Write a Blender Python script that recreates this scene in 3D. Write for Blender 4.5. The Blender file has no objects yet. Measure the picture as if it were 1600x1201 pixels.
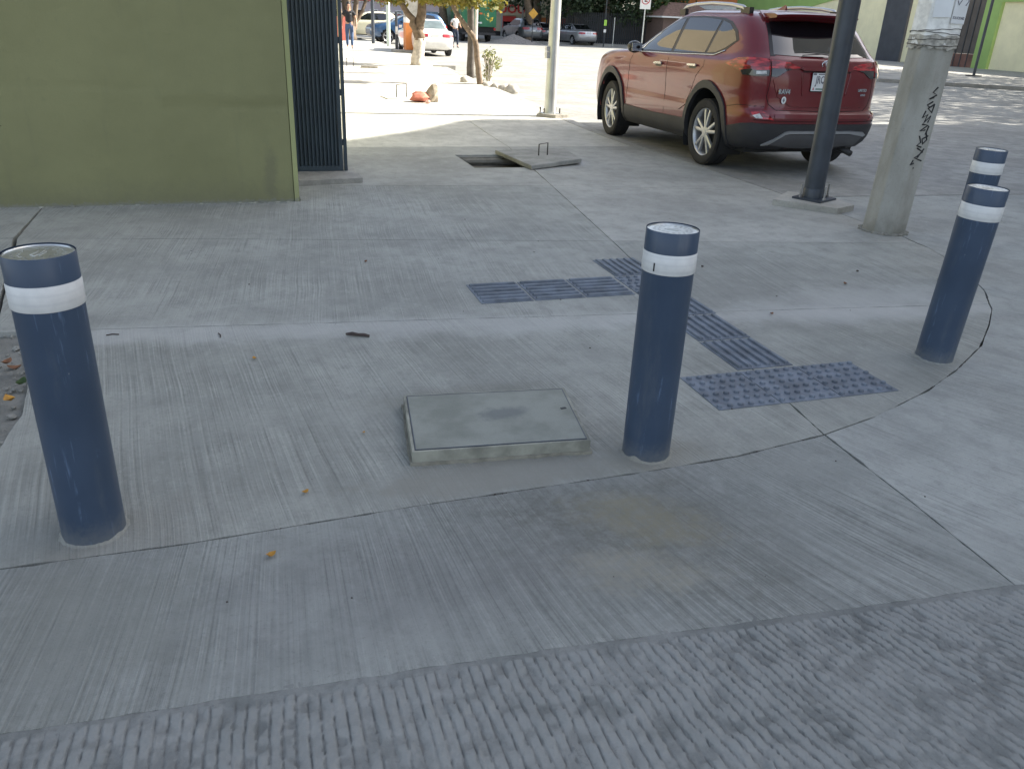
import bpy, bmesh, math, random
import numpy as np
from mathutils import Matrix, Vector, noise as mnoise
from mathutils.geometry import tessellate_polygon
random.seed(7); rng = np.random.default_rng(7)
S = bpy.context.scene
COL = S.collection
R = math.radians

# ---------------------------------------------------------------- camera
cam_d = bpy.data.cameras.new('camera'); cam = bpy.data.objects.new('camera', cam_d); COL.objects.link(cam)
cam_d.sensor_width = 36; cam_d.lens = 36*1268/1600; cam_d.clip_end = 3000; cam_d.clip_start = .05
def cam_axes():
    p = math.atan(1268/math.hypot(675-800, 3415-600.5)); r = R(2.543); a = R(18.5)
    F = Vector((0, math.cos(p), -math.sin(p))); X = Vector((1,0,0)); U = X.cross(F)
    X2 = math.cos(r)*X + math.sin(r)*U; U2 = -math.sin(r)*X + math.cos(r)*U
    q = Matrix.Rotation(-a, 3, 'Z')
    return q@X2, q@U2, q@F
X_, U_, F_ = cam_axes()
M = Matrix.Identity(4)
for i in range(3):
    M[i][0] = X_[i]; M[i][1] = U_[i]; M[i][2] = -F_[i]
M[2][3] = 1.55
cam.matrix_world = M
S.camera = cam
# ---------------------------------------------------------------- world, sun, exposure
SUN_EL, SUN_AZ = 35.0, -3.5          # azimuth counted from +X, counter-clockwise
W = bpy.data.worlds.new('World'); S.world = W; W.use_nodes = True
nt = W.node_tree; bg = nt.nodes['Background']
sky = nt.nodes.new('ShaderNodeTexSky'); sky.sky_type = 'NISHITA'; sky.sun_disc = False
sky.sun_elevation = R(SUN_EL); sky.sun_rotation = R(90-SUN_AZ); sky.dust_density = 2.0; sky.air_density = 1.0; sky.ozone_density = .6
hsv = nt.nodes.new('ShaderNodeHueSaturation'); hsv.inputs['Saturation'].default_value = .66; nt.links.new(sky.outputs[0], hsv.inputs['Color']); nt.links.new(hsv.outputs[0], bg.inputs[0]); bg.inputs[1].default_value = 0.10
sd = bpy.data.lights.new('sun', 'SUN'); sd.energy = 5.0; sd.angle = R(.53); sd.color = (1, .93, .82)
sun = bpy.data.objects.new('sun', sd); COL.objects.link(sun)
sv = Vector((math.cos(R(SUN_EL))*math.cos(R(SUN_AZ)), math.cos(R(SUN_EL))*math.sin(R(SUN_AZ)), math.sin(R(SUN_EL))))
sun.rotation_euler = sv.to_track_quat('Z', 'Y').to_euler(); sun.location = (30, 0, 40)
vs = S.view_settings; vs.view_transform = 'Standard'; vs.look = 'None'; vs.gamma = 1; vs.use_curve_mapping = False; vs.exposure = 1.72
S.render.engine = 'CYCLES'
try: S.cycles.max_bounces = 6
except Exception: pass

# ---------------------------------------------------------------- helpers
def link(o, parent=None):
    COL.objects.link(o)
    if parent is not None: o.parent = parent
    return o
def tag(o, label=None, cat=None, group=None, kind=None):
    if label: o['label'] = label
    if cat: o['category'] = cat
    if group: o['group'] = group
    if kind: o['kind'] = kind
    return o
def empty(name, label, cat, loc=(0,0,0), rz=0, group=None):
    o = bpy.data.objects.new(name, None); COL.objects.link(o)
    o.location = loc; o.rotation_euler = (0,0,rz); o.empty_display_size = .2
    return tag(o, label, cat, group)
def root(name):
    o = bpy.data.objects.new(name, None); COL.objects.link(o); o['kind'] = 'structure'; return o
def mesh(name, verts, faces, mat, parent=None, smooth=False, angle=None):
    me = bpy.data.meshes.new(name); me.from_pydata([tuple(v) for v in verts], [], faces); me.update()
    if smooth: me.polygons.foreach_set('use_smooth', [True]*len(me.polygons))
    for m in (mat if isinstance(mat, (list, tuple)) else [mat]): me.materials.append(m)
    o = bpy.data.objects.new(name, me)
    link(o, parent)
    if smooth and angle: me.set_sharp_from_angle(angle=R(angle))
    return o
def copy_tree(o, parent=None):
    c = o.copy(); COL.objects.link(c); c.parent = parent
    for ch in list(o.children): copy_tree(ch, c)
    return c
class MB:
    def __init__(s): s.v = []; s.f = []
    def add(s, vs_, fs_):
        n = len(s.v); s.v += [tuple(v) for v in vs_]; s.f += [tuple(i+n for i in f) for f in fs_]; return s
    def box(s, x0, x1, y0, y1, z0, z1, mat=None):
        v = [(x0,y0,z0),(x1,y0,z0),(x1,y1,z0),(x0,y1,z0),(x0,y0,z1),(x1,y0,z1),(x1,y1,z1),(x0,y1,z1)]
        if mat is not None: v = [mat@Vector(p) for p in v]
        return s.add(v, [(0,3,2,1),(4,5,6,7),(0,1,5,4),(1,2,6,5),(2,3,7,6),(3,0,4,7)])
    def prism(s, pts, z0, z1, mat=None):
        n = len(pts); v = [(p[0],p[1],z0) for p in pts]+[(p[0],p[1],z1) for p in pts]
        if mat is not None: v = [mat@Vector(p) for p in v]
        return s.add(v, [tuple(range(n))[::-1], tuple(range(n,2*n))]+[(i,(i+1)%n,n+(i+1)%n,n+i) for i in range(n)])
    def lathe(s, prof, n=32, mat=None, cap=True):
        v = []; f = []
        for r, z in prof:
            for i in range(n):
                a = 2*math.pi*i/n; p = Vector((r*math.cos(a), r*math.sin(a), z)); v.append(mat@p if mat is not None else p)
        for j in range(len(prof)-1):
            for i in range(n):
                k = (i+1)%n; f.append((j*n+i, j*n+k, (j+1)*n+k, (j+1)*n+i))
        if cap: f.append(tuple(range(n))[::-1]); f.append(tuple(range((len(prof)-1)*n, len(prof)*n)))
        return s.add(v, f)
    def tube(s, path, rad, n=8, cap=True, jit=0):
        path = [Vector(p) for p in path]
        if not isinstance(rad, (list, tuple)): rad = [rad]*len(path)
        v = []; f = []; up = Vector((0,0,1)); prev = None
        for i, p in enumerate(path):
            d = (path[min(i+1,len(path)-1)]-path[max(i-1,0)]).normalized()
            if prev is None:
                a = d.orthogonal().normalized()
            else:
                a = (prev - d*prev.dot(d)).normalized()
            prev = a; b = d.cross(a)
            for k in range(n):
                t = 2*math.pi*k/n; rr = rad[i]*(1+jit*(random.random()-.5))
                v.append(p + a*math.cos(t)*rr + b*math.sin(t)*rr)
        for i in range(len(path)-1):
            for k in range(n):
                q = (k+1)%n; f.append((i*n+k, i*n+q, (i+1)*n+q, (i+1)*n+k))
        if cap: f.append(tuple(range(n))[::-1]); f.append(tuple(range((len(path)-1)*n, len(path)*n)))
        return s.add(v, f)
    def build(s, name, mat, parent=None, smooth=False, angle=None):
        return mesh(name, s.v, s.f, mat, parent, smooth, angle)
def T(x,y,z,rx=0,ry=0,rz=0):
    return Matrix.Translation((x,y,z)) @ Matrix.Rotation(rz,4,'Z') @ Matrix.Rotation(ry,4,'Y') @ Matrix.Rotation(rx,4,'X')
def text(body, size, mat, M4, parent=None, name='lettering', ext=.0008, bold=0, xs=1.0, center=True):
    cu = bpy.data.curves.new('t', 'FONT'); cu.body = body; cu.size = size; cu.extrude = ext; cu.offset = bold
    if center: cu.align_x = 'CENTER'; cu.align_y = 'CENTER'
    cu.resolution_u = 2
    o = bpy.data.objects.new('t', cu); COL.objects.link(o)
    dg = bpy.context.evaluated_depsgraph_get(); me = bpy.data.meshes.new_from_object(o.evaluated_get(dg))
    bpy.data.objects.remove(o); me.transform(M4 @ Matrix.Diagonal((xs,1,1,1))); me.materials.clear(); me.materials.append(mat)
    n = bpy.data.objects.new(name, me); return link(n, parent)

# ---------------------------------------------------------------- materials
MATS = {}
def nmat(name):
    m = bpy.data.materials.new(name); m.use_nodes = True; MATS[name] = m
    return m, m.node_tree, m.node_tree.nodes['Principled BSDF']
class N:
    "small node graph helper"
    def __init__(s, nt): s.nt = nt
    def __call__(s, typ, **kw):
        n = s.nt.nodes.new('ShaderNode'+typ)
        for k, v in kw.items():
            if k.startswith('_'): setattr(n, k[1:], v)
            else:
                i = n.inputs[int(k[1:])] if k[0]=='i' and k[1:].isdigit() else n.inputs[k]
                if hasattr(v, 'is_linked') or isinstance(v, bpy.types.NodeSocket): s.nt.links.new(v, i)
                else: i.default_value = v
        return n.outputs[0]
    def math(s, op, a, b=0., clamp=False):
        n = s.nt.nodes.new('ShaderNodeMath'); n.operation = op; n.use_clamp = clamp
        for i, v in ((0,a),(1,b)):
            if isinstance(v, bpy.types.NodeSocket): s.nt.links.new(v, n.inputs[i])
            else: n.inputs[i].default_value = v
        return n.outputs[0]
    def mix(s, fac, a, b, mode='MIX'):
        n = s.nt.nodes.new('ShaderNodeMix'); n.data_type = 'RGBA'; n.blend_type = mode
        for i, v in ((0,fac),(6,a),(7,b)):
            if isinstance(v, bpy.types.NodeSocket): s.nt.links.new(v, n.inputs[i])
            else: n.inputs[i].default_value = v if i==0 else (*v,1) if len(v)==3 else v
        return n.outputs[2]
    def ramp(s, f, lo, hi, a=0., b=1.):
        n = s.nt.nodes.new('ShaderNodeMapRange'); n.clamp = True; n.interpolation_type = 'SMOOTHSTEP'
        s.nt.links.new(f, n.inputs[0]); n.inputs[1].default_value = lo; n.inputs[2].default_value = hi; n.inputs[3].default_value = a; n.inputs[4].default_value = b
        return n.outputs[0]
    def noise(s, vec, scale, detail=4, rough=.55, dist=0.):
        n = s.nt.nodes.new('ShaderNodeTexNoise'); s.nt.links.new(vec, n.inputs['Vector']); n.inputs['Scale'].default_value = scale
        n.inputs['Detail'].default_value = detail; n.inputs['Roughness'].default_value = rough; n.inputs['Distortion'].default_value = dist
        return n.outputs['Fac']
    def pos(s): return s.nt.nodes.new('ShaderNodeNewGeometry').outputs['Position']
    def obj(s): return s.nt.nodes.new('ShaderNodeTexCoord').outputs['Object']
    def mapping(s, vec, rot=(0,0,0), scale=(1,1,1), loc=(0,0,0)):
        n = s.nt.nodes.new('ShaderNodeMapping'); s.nt.links.new(vec, n.inputs[0]); n.inputs['Location'].default_value = loc
        n.inputs['Rotation'].default_value = rot; n.inputs['Scale'].default_value = scale; return n.outputs[0]
    def sep(s, vec):
        n = s.nt.nodes.new('ShaderNodeSeparateXYZ'); s.nt.links.new(vec, n.inputs[0]); return n.outputs
    def bump(s, h, strength, dist, normal=None):
        n = s.nt.nodes.new('ShaderNodeBump'); s.nt.links.new(h, n.inputs['Height']); n.inputs['Strength'].default_value = strength; n.inputs['Distance'].default_value = dist
        if normal is not None: s.nt.links.new(normal, n.inputs['Normal'])
        return n.outputs[0]
    def comb(s, x, y, z=0.):
        n = s.nt.nodes.new('ShaderNodeCombineXYZ')
        for i, v in enumerate((x,y,z)):
            if isinstance(v, bpy.types.NodeSocket): s.nt.links.new(v, n.inputs[i])
            else: n.inputs[i].default_value = v
        return n.outputs[0]
def simple(name, col, rough=.6, metal=0., spec=.5, var=.12, vscale=8., bump=0., bscale=60., coat=0., emit=0.):
    m, t, b = nmat(name); g = N(t)
    p = g.obj()
    if var > 0:
        f = g.noise(p, vscale, 5); c = g.mix(g.ramp(f,.25,.75), tuple(x*(1-var) for x in col), tuple(min(1,x*(1+var)) for x in col))
        t.links.new(c, b.inputs['Base Color'])
    else: b.inputs['Base Color'].default_value = (*col,1)
    b.inputs['Roughness'].default_value = rough; b.inputs['Metallic'].default_value = metal
    b.inputs['Specular IOR Level'].default_value = spec; b.inputs['Coat Weight'].default_value = coat; b.inputs['Coat Roughness'].default_value = .03
    if bump: t.links.new(g.bump(g.noise(p, bscale, 5), bump, .004), b.inputs['Normal'])
    if emit: b.inputs['Emission Color'].default_value = (*col,1); b.inputs['Emission Strength'].default_value = emit
    return m
def spot(g, p, cx, cy, rx, ry, rot, edge=.5, nscale=3., seed=0.):
    "soft irregular patch mask, 1 inside"
    v = g.mapping(p, loc=(0,0,0)); v = g.nt.nodes.new('ShaderNodeVectorMath'); v.operation='SUBTRACT'
    g.nt.links.new(p, v.inputs[0]); v.inputs[1].default_value = (cx,cy,0)
    q = g.mapping(v.outputs[0], rot=(0,0,rot)); sx = g.sep(q)
    a = g.math('DIVIDE', sx[0], rx); c = g.math('DIVIDE', sx[1], ry)
    d = g.math('SQRT', g.math('ADD', g.math('MULTIPLY',a,a), g.math('MULTIPLY',c,c)))
    n = g.math('MULTIPLY', g.math('SUBTRACT', g.noise(g.mapping(p, loc=(seed,seed,0)), nscale*1.6, 7, .72), .5), 2.6)
    return g.ramp(g.math('ADD', d, n), 1-edge, 1+edge, 1., 0.)
def concrete(name, base, angle=0., amp=.5, curve=0., fan=False, streakfreq=125., extra=None, dirt=.5, bscale=1.):
    m, t, b = nmat(name); g = N(t); p = g.pos()
    q = g.mapping(p, rot=(0,0,angle)); s = g.sep(q)
    warp = g.math('MULTIPLY', g.math('SUBTRACT', g.noise(p, .9, 2), .5), curve)
    x = g.math('ADD', s[0], warp)
    if fan:   # direction turns with x
        s2 = g.sep(p); k = g.math('MAXIMUM', g.math('MULTIPLY', g.math('SUBTRACT', s2[0], .2), .23), -.12)
        x = g.math('ADD', s2[0], g.math('MULTIPLY', k, g.math('SUBTRACT', s2[1], 2.0)))
        x = g.math('ADD', x, warp)
    v1 = g.comb(g.math('MULTIPLY', x, streakfreq), g.math('MULTIPLY', s[1], .9))
    brk = g.noise(p, 38, 4, .7)
    st = g.math('ADD', g.noise(v1, 1., 3, .55), g.math('MULTIPLY', g.math('SUBTRACT', brk, .5), .35))
    v2 = g.comb(g.math('MULTIPLY', x, streakfreq*.28), g.math('MULTIPLY', s[1], .5))
    st2 = g.noise(v2, 1., 2, .5)
    big = g.noise(p, .8, 6, .6); mid = g.noise(p, 4.5, 6, .65); fine = g.noise(p, 70, 5, .7); grit = g.noise(p, 330, 3, .7)
    mask = g.ramp(g.noise(g.mapping(p, scale=(1,1,1), loc=(3,1,0)), 2.1, 5, .65), .38, .60, .3, 1.)
    c = g.mix(g.ramp(big, .3, .7), tuple(x*.78 for x in base), tuple(x*1.15 for x in base))
    m2 = g.noise(g.mapping(p, rot=(0,0,.4), scale=(1,.6,1)), 9., 7, .72)
    c = g.mix(g.math('MULTIPLY', g.ramp(m2, .5, .62), .38), c, tuple(x*.66 for x in base))
    c = g.mix(g.math('MULTIPLY', g.ramp(m2, .44, .36), .30), c, tuple(min(1,x*1.3) for x in base))
    c = g.mix(g.math('MULTIPLY', g.ramp(mid, .42, .66), .62*dirt), c, (base[0]*.62, base[1]*.64, base[2]*.64))
    sm = g.math('MULTIPLY', g.ramp(st, .48, .68), g.math('MULTIPLY', mask, .42*amp))
    c = g.mix(sm, c, tuple(min(1,x*1.5) for x in base))
    dk = g.math('MULTIPLY', g.ramp(st, .46, .32), g.math('MULTIPLY', mask, .6*amp))
    c = g.mix(dk, c, tuple(x*.5 for x in base))
    c = g.mix(g.math('MULTIPLY', g.ramp(st2,.45,.65), .12*amp), c, tuple(min(1,x*1.35) for x in base))
    c = g.mix(g.math('MULTIPLY', g.ramp(fine, .54, .7), .42), c, tuple(x*.5 for x in base))
    c = g.mix(g.math('MULTIPLY', g.ramp(grit, .58, .72), .35), c, tuple(min(1,x*1.5) for x in base))
    # small dark pock marks
    vo = t.nodes.new('ShaderNodeTexVoronoi'); t.links.new(p, vo.inputs['Vector']); vo.inputs['Scale'].default_value = 6.
    vo.inputs['Scale'].default_value = 2.3
    pm = g.ramp(g.math('ADD', vo.outputs['Distance'], g.math('MULTIPLY', g.noise(p, 90, 3), .04)), .026, .036, .5, 0.)
    c = g.mix(pm, c, tuple(x*.3 for x in base))
    if extra: c = extra(g, p, c, base)
    t.links.new(c, b.inputs['Base Color'])
    h = g.math('ADD', g.math('MULTIPLY', st, g.math('MULTIPLY', mask, .9*amp)), g.math('ADD', g.math('MULTIPLY', fine, .5), g.math('MULTIPLY', grit, .12)))
    h = g.math('ADD', h, g.math('MULTIPLY', mid, .8))
    t.links.new(g.bump(h, 1.*bscale, .0065), b.inputs['Normal'])
    t.links.new(g.ramp(mid, .3, .7, .62, .82), b.inputs['Roughness']); b.inputs['Specular IOR Level'].default_value = .35
    return m
CB = (.295, .30, .272)
def ex_front(g, p, c, base):
    s = g.sep(p)
    ln = g.math('ADD', s[1], g.math('MULTIPLY', s[0], .108))       # crease line of pale laitance
    d = g.math('ABSOLUTE', g.math('SUBTRACT', ln, 4.20)); d = g.math('ADD', d, g.math('MULTIPLY', g.math('SUBTRACT', g.noise(p, 2.5, 5, .6), .5), .5))
    c = g.mix(g.ramp(d, .02, .22, .55, 0.), c, (.46,.46,.44))
    c = g.mix(g.math('MULTIPLY', spot(g, p, .85, 2.50, .5, .11, 0, .4, 5.), .75), c, (.24,.235,.205))   # trowelled mortar before the cover
    c = g.mix(g.math('MULTIPLY', spot(g, p, 1.42, 2.5, .22, .14, 0, .4, 5., 4.), .6), c, (.27,.26,.22))
    c = g.mix(g.math('MULTIPLY', spot(g, p, .85, 3.2, .4, .1, 0, .5, 4., 7.), .4), c, (.2,.2,.17))
    c = g.mix(g.math('MULTIPLY', spot(g, p, 3.6, 4.0, .9, .25, -.1, .6, 2., 3.), .5), c, (.44,.44,.42))
    c = g.mix(g.math('MULTIPLY', spot(g, p, -.5, 2.45, .25, .2, 0, .5, 4., 2.), .45), c, (.24,.235,.21))
    return c
def ex_apron(g, p, c, base):
    gr = g.ramp(g.noise(p, 26, 5, .75), .42, .58, .5, 1.)
    c = g.mix(g.math('MULTIPLY', g.math('MULTIPLY', spot(g, p, 1.10, 2.04, .46, .30, .5, .7, 3.2), .60), gr), c, (.10,.097,.08))
    c = g.mix(g.math('MULTIPLY', g.math('MULTIPLY', spot(g, p, 1.2, 2.1, .22, .13, .6, .5, 5., 3.), .5), gr), c, (.27,.245,.16))
    c = g.mix(g.math('MULTIPLY', g.math('MULTIPLY', spot(g, p, 1.05, 1.84, .20, .10, .3, .5, 7., 9.), .55), gr), c, (.32,.305,.245))
    c = g.mix(g.math('MULTIPLY', spot(g, p, .35, 1.95, .5, .22, .1, .7, 3., 5.), .45), c, (.17,.17,.165))
    c = g.mix(g.math('MULTIPLY', spot(g, p, -.55, 1.95, .3, .35, .1, .6, 3., 8.), .5), c, (.2,.205,.18))
    return c
M_FRONT = concrete('broomed concrete ramp', CB, angle=R(-7), amp=1.0, curve=.05, extra=ex_front)
M_WALK2 = concrete('broomed concrete walk', (.31,.315,.288), angle=R(5), amp=.8, curve=.06, extra=ex_front)
M_WALK3 = concrete('weathered concrete walk', (.36,.36,.33), angle=R(80), amp=.35, curve=.3)
M_APRON = concrete('broomed concrete apron', (.262,.270,.252), fan=True, amp=1.25, curve=.03, extra=ex_apron)
M_APRON2 = concrete('pale broomed apron', (.325,.333,.312), fan=True, amp=.8, curve=.05)
M_ROAD = concrete('street concrete', (.295,.292,.27), angle=R(90), amp=.25, curve=.5, streakfreq=30, dirt=.8)
M_PLAIN = concrete('plain concrete', (.34,.33,.30), amp=.0, dirt=.9)
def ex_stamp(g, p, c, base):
    a = g.nt.nodes.new('ShaderNodeAttribute'); a.attribute_name = 'wear_shade'  # rib tops pale with wear; groove shade is painted into the colour
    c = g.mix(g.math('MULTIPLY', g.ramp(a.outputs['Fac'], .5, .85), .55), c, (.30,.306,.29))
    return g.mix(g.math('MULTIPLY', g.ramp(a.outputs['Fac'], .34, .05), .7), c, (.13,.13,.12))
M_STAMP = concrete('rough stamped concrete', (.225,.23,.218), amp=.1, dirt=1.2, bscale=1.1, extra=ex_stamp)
M_KERBB = concrete('kerb concrete', (.36,.355,.33), amp=.0)
M_DIRT = simple('dirt under slabs', (.09,.085,.07), .95, var=.4, vscale=20, bump=.6, bscale=90)
M_GROUND = simple('bare ground', (.12,.11,.09), .95, var=.3, vscale=2)
M_BLUE = None
def paintblue(name, col, rough=.42):
    m, t, b = nmat(name); g = N(t); p = g.obj()
    n1 = g.noise(p, 3, 6, .65); n2 = g.noise(p, 45, 4, .7)
    c = g.mix(g.ramp(n1,.3,.7), tuple(x*.9 for x in col), tuple(x*1.12 for x in col))
    sc = g.noise(g.mapping(p, rot=(0,.5,0), scale=(60,60,5)), 1, 3, .6)
    c = g.mix(g.math('MULTIPLY', g.math('MULTIPLY', g.ramp(sc,.60,.70), g.ramp(n1,.45,.55)), .6), c, tuple(min(1,x*2.6+.03) for x in col))
    vo = t.nodes.new('ShaderNodeTexVoronoi'); t.links.new(p, vo.inputs['Vector']); vo.inputs['Scale'].default_value = 9.
    c = g.mix(g.ramp(g.math('ADD', vo.outputs['Distance'], g.math('MULTIPLY', n2, .06)), .065, .08, .8, 0.), c, (.34,.35,.34))
    du = g.noise(g.mapping(p, scale=(6,6,1.2)), 1., 6, .7); c = g.mix(g.math('MULTIPLY', g.ramp(du, .5, .68), .35), c, (.13,.145,.16))
    sz = g.sep(p)[2]
    c = g.mix(g.math('MULTIPLY', g.ramp(g.math('ADD', sz, g.math('MULTIPLY', n2, .12)), .04, .16, .5, 0.), .8), c, (.22,.22,.2))   # splashed dust at the foot
    t.links.new(c, b.inputs['Base Color']); t.links.new(g.ramp(n1,.3,.7,rough-.08,rough+.12), b.inputs['Roughness'])
    t.links.new(g.bump(n2, .12, .002), b.inputs['Normal'])
    return m
M_BOLL = paintblue('navy bollard paint', (.043,.069,.115))
M_TAPE, t_, b_ = nmat('reflective tape'); g_ = N(t_); p_ = g_.obj(); z_ = g_.sep(p_)[2]
band_ = g_.ramp(g_.math('ABSOLUTE', g_.math('SUBTRACT', g_.math('FRACT', g_.math('MULTIPLY', z_, 40.)), .5)), .1, .2)
t_.links.new(g_.mix(g_.math('ADD', g_.math('MULTIPLY', band_, .3), .7), (.55,.56,.56), g_.mix(g_.noise(p_, 30, 4), (.56,.565,.555), (.80,.80,.78))), b_.inputs['Base Color']); b_.inputs['Roughness'].default_value = .4
M_CAPG = simple('galvanised cap', (.55,.56,.54), .28, metal=.85, var=.25, vscale=14, bump=.5, bscale=70)
M_TILE = simple('blue grey tactile tile', (.125,.148,.180), .6, var=.35, vscale=9, bump=.5, bscale=120)
M_DKPOLE = simple('charcoal pole paint', (.045,.055,.07), .38, var=.2, vscale=5, bump=.15, bscale=60)
M_GALV = simple('galvanised steel', (.52,.54,.53), .42, metal=.55, var=.15, vscale=3, bump=.1)
M_STEEL = simple('bolt steel', (.4,.4,.4), .35, metal=.9, var=.2)
M_REBAR = simple('rusty rebar', (.05,.045,.04), .7, metal=.3, var=.3)
M_BLACK = simple('black line', (.01,.01,.012), .5, var=0)
M_WHITEP = simple('white paint', (.78,.78,.75), .5, var=.06)
M_LEAFD = simple('dry leaf', (.48,.24,.03), .6, var=.4, vscale=25)
M_LEAFB = simple('brown leaf', (.2,.09,.04), .7, var=.4, vscale=25)
M_STICK = simple('dead twig', (.055,.04,.035), .8, var=.3, vscale=30)

# ---------------------------------------------------------------- ground surfaces
def H(x, y):
    t = min(1, max(0, (y-10.5)/6)); return .10*t*t*(3-2*t)
def polyoff(pts, d):
    pts = [p for i, p in enumerate(pts) if math.hypot(p[0]-pts[i-1][0], p[1]-pts[i-1][1]) > .012]; n = len(pts); out = []
    A = sum(pts[i][0]*pts[(i+1)%n][1]-pts[(i+1)%n][0]*pts[i][1] for i in range(n))
    if A < 0: pts = pts[::-1]
    for i in range(n):
        a, b, c = Vector(pts[i-1]), Vector(pts[i]), Vector(pts[(i+1)%n])
        e1 = (b-a).normalized(); e2 = (c-b).normalized(); n1 = Vector((-e1.y,e1.x)); n2 = Vector((-e2.y,e2.x))
        m_ = n1+n2; k = 2*d/max(.3, m_.length_squared) ; out.append((b.x+m_.x*k/1, b.y+m_.y*k/1))
    return out
def gridpoly(pts, step, zf):
    "n-gon cut into a grid, mapped by zf -> bmesh"
    bm = bmesh.new(); vs_ = [bm.verts.new((p[0],p[1],0)) for p in pts]
    if not step:
        for t in tessellate_polygon([[Vector((p[0],p[1],0)) for p in pts]]):
            if len(set(t)) == 3: bm.faces.new([vs_[i] for i in t])
        return bm
    bm.faces.new(vs_)
    xs = [p[0] for p in pts]; ys = [p[1] for p in pts]
    if step:
        for ax, lo, hi in ((0,min(xs),max(xs)),(1,min(ys),max(ys))):
            k = math.floor(lo/step)+1
            while k*step < hi:
                co = Vector((0,0,0)); co[ax] = k*step; no = Vector((0,0,0)); no[ax] = 1
                bmesh.ops.bisect_plane(bm, geom=bm.verts[:]+bm.edges[:]+bm.faces[:], plane_co=co, plane_no=no, dist=1e-5)
                k += 1
    bmesh.ops.triangulate(bm, faces=[f for f in bm.faces if len(f.verts) > 4])
    return bm
def jag(pts, step, amp):
    out = []; n = len(pts)
    for i in range(n):
        a, b = Vector(pts[i]), Vector(pts[(i+1)%n]); L_ = (b-a).length; k = max(1, int(L_/step)); e = (b-a)/max(L_,1e-6); nn = Vector((-e.y,e.x))
        for j in range(k):
            q = a+(b-a)*(j/k)
            o = amp*(mnoise.noise(Vector((q.x*9,q.y*9,3)))*1.2+mnoise.noise(Vector((q.x*37,q.y*37,8)))*.8)
            out.append((q.x+nn.x*o, q.y+nn.y*o))
    return out
def slab(name, pts, mat, parent, gap=.004, step=.5, zf=H, dz=0., thick=.09, jstep=.07, jamp=.0022, label=None):
    pts = polyoff(pts, gap)
    if jamp: pts = jag(pts, jstep, jamp)
    bm = gridpoly(pts, step, None)
    for v in bm.verts: v.co.z = zf(v.co.x, v.co.y)+dz
    bm.normal_update()
    for f in bm.faces:
        if f.normal.z < 0: f.normal_flip()
    be = [e for e in bm.edges if e.is_boundary]
    mp = {}
    for e in be:
        for v in e.verts:
            if v not in mp: mp[v] = bm.verts.new((v.co.x, v.co.y, v.co.z-thick))
    for e in be:
        a, b = e.verts; lp = e.link_loops[0]
        if lp.vert == a: bm.faces.new((b, a, mp[a], mp[b]))
        else: bm.faces.new((a, b, mp[b], mp[a]))
    me = bpy.data.meshes.new(name); bm.to_mesh(me); bm.free(); me.materials.append(mat)
    o = bpy.data.objects.new(name, me); link(o, parent)
    if label: o['label'] = label
    return o
flat = lambda x, y: 0.

tag(mesh('ground', [(-900,-900,-.115),(900,-900,-.115),(900,900,-.115),(-900,900,-.115)], [(0,1,2,3)], M_GROUND), kind='structure')

ARC = [(-3.5,2.31),(-.80,2.32),(-.27,2.32),(.44,2.36),(1.32,2.385),(1.76,2.41),(2.24,2.49),(2.59,2.59),(3.04,2.77),(3.39,2.95),(3.80,3.20),(4.15,3.48),(4.42,3.72),(4.70,4.05),(4.90,4.38),(5.08,4.75),(5.20,5.1),(5.28,5.54),(5.30,6.2)]
def arc_y(x):
    return float(np.interp(x, [a[0] for a in ARC], [a[1] for a in ARC]))
def KX(y): return float(np.interp(y, [5.5,9,13,18.4,26,34,42,60], [5.30,5.30,5.28,5.55,6.2,6.7,7.2,8.3]))
Aln = lambda x: 4.30-.108*x
Bln = lambda x: 6.145-.167*x
Cln = lambda x: 8.11-.09*(x-1.04)
Dln = lambda y: 2.27+.14*(y-2.76)
walk = root('sidewalk')
def arcpts(x0, x1):
    xs = [a for a in ARC if x0 < a[0] < x1]
    return [(x0, arc_y(x0))]+xs+[(x1, arc_y(x1))]
xd = 2.235
AX = 4.885   # where the crease meets the arc
# front ramp slabs
slab('slab', arcpts(-.93, xd)+[(Dln(Aln(2.42)), Aln(2.42)), (1.0,Aln(1.0)), (-1.12, Aln(-1.12)), (-1.02,3.9), (-.96,3.4), (-.98,3.1)], M_FRONT, walk, gap=.0035, jstep=.03, jamp=.005)
slab('slab', [p for p in arcpts(xd, 4.80)]+[(4.80, 3.90+.0)]+[(3.9,Aln(3.9)),(Dln(Aln(2.42)), Aln(2.42))], M_FRONT, walk, gap=.0035, jstep=.03, jamp=.005) if False else None
right_arc = [p for p in ARC if p[0] > xd]
k3 = [p for p in right_arc if p[1] < 3.80]; k4 = [p for p in right_arc if 3.80 <= p[1] <= 5.2]; 
slab('slab', [(xd, arc_y(xd))]+k3+[(4.49, 3.81), (Dln(Aln(2.42)), Aln(2.42))], M_FRONT, walk, gap=.0035, jstep=.03, jamp=.005)
# middle row
slab('slab', [(-1.28,Aln(-1.28)),(1.0,Aln(1.0)),(2.43,Aln(2.43)),(2.68,Bln(2.68)),(1.0,Bln(1.0)),(-1.58,Bln(-1.58))], M_WALK2, walk)
slab('slab', [(2.43,Aln(2.43)),(4.49,3.81)]+k4+[(5.21,5.25),(2.68,Bln(2.68))], M_WALK2, walk)
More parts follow.
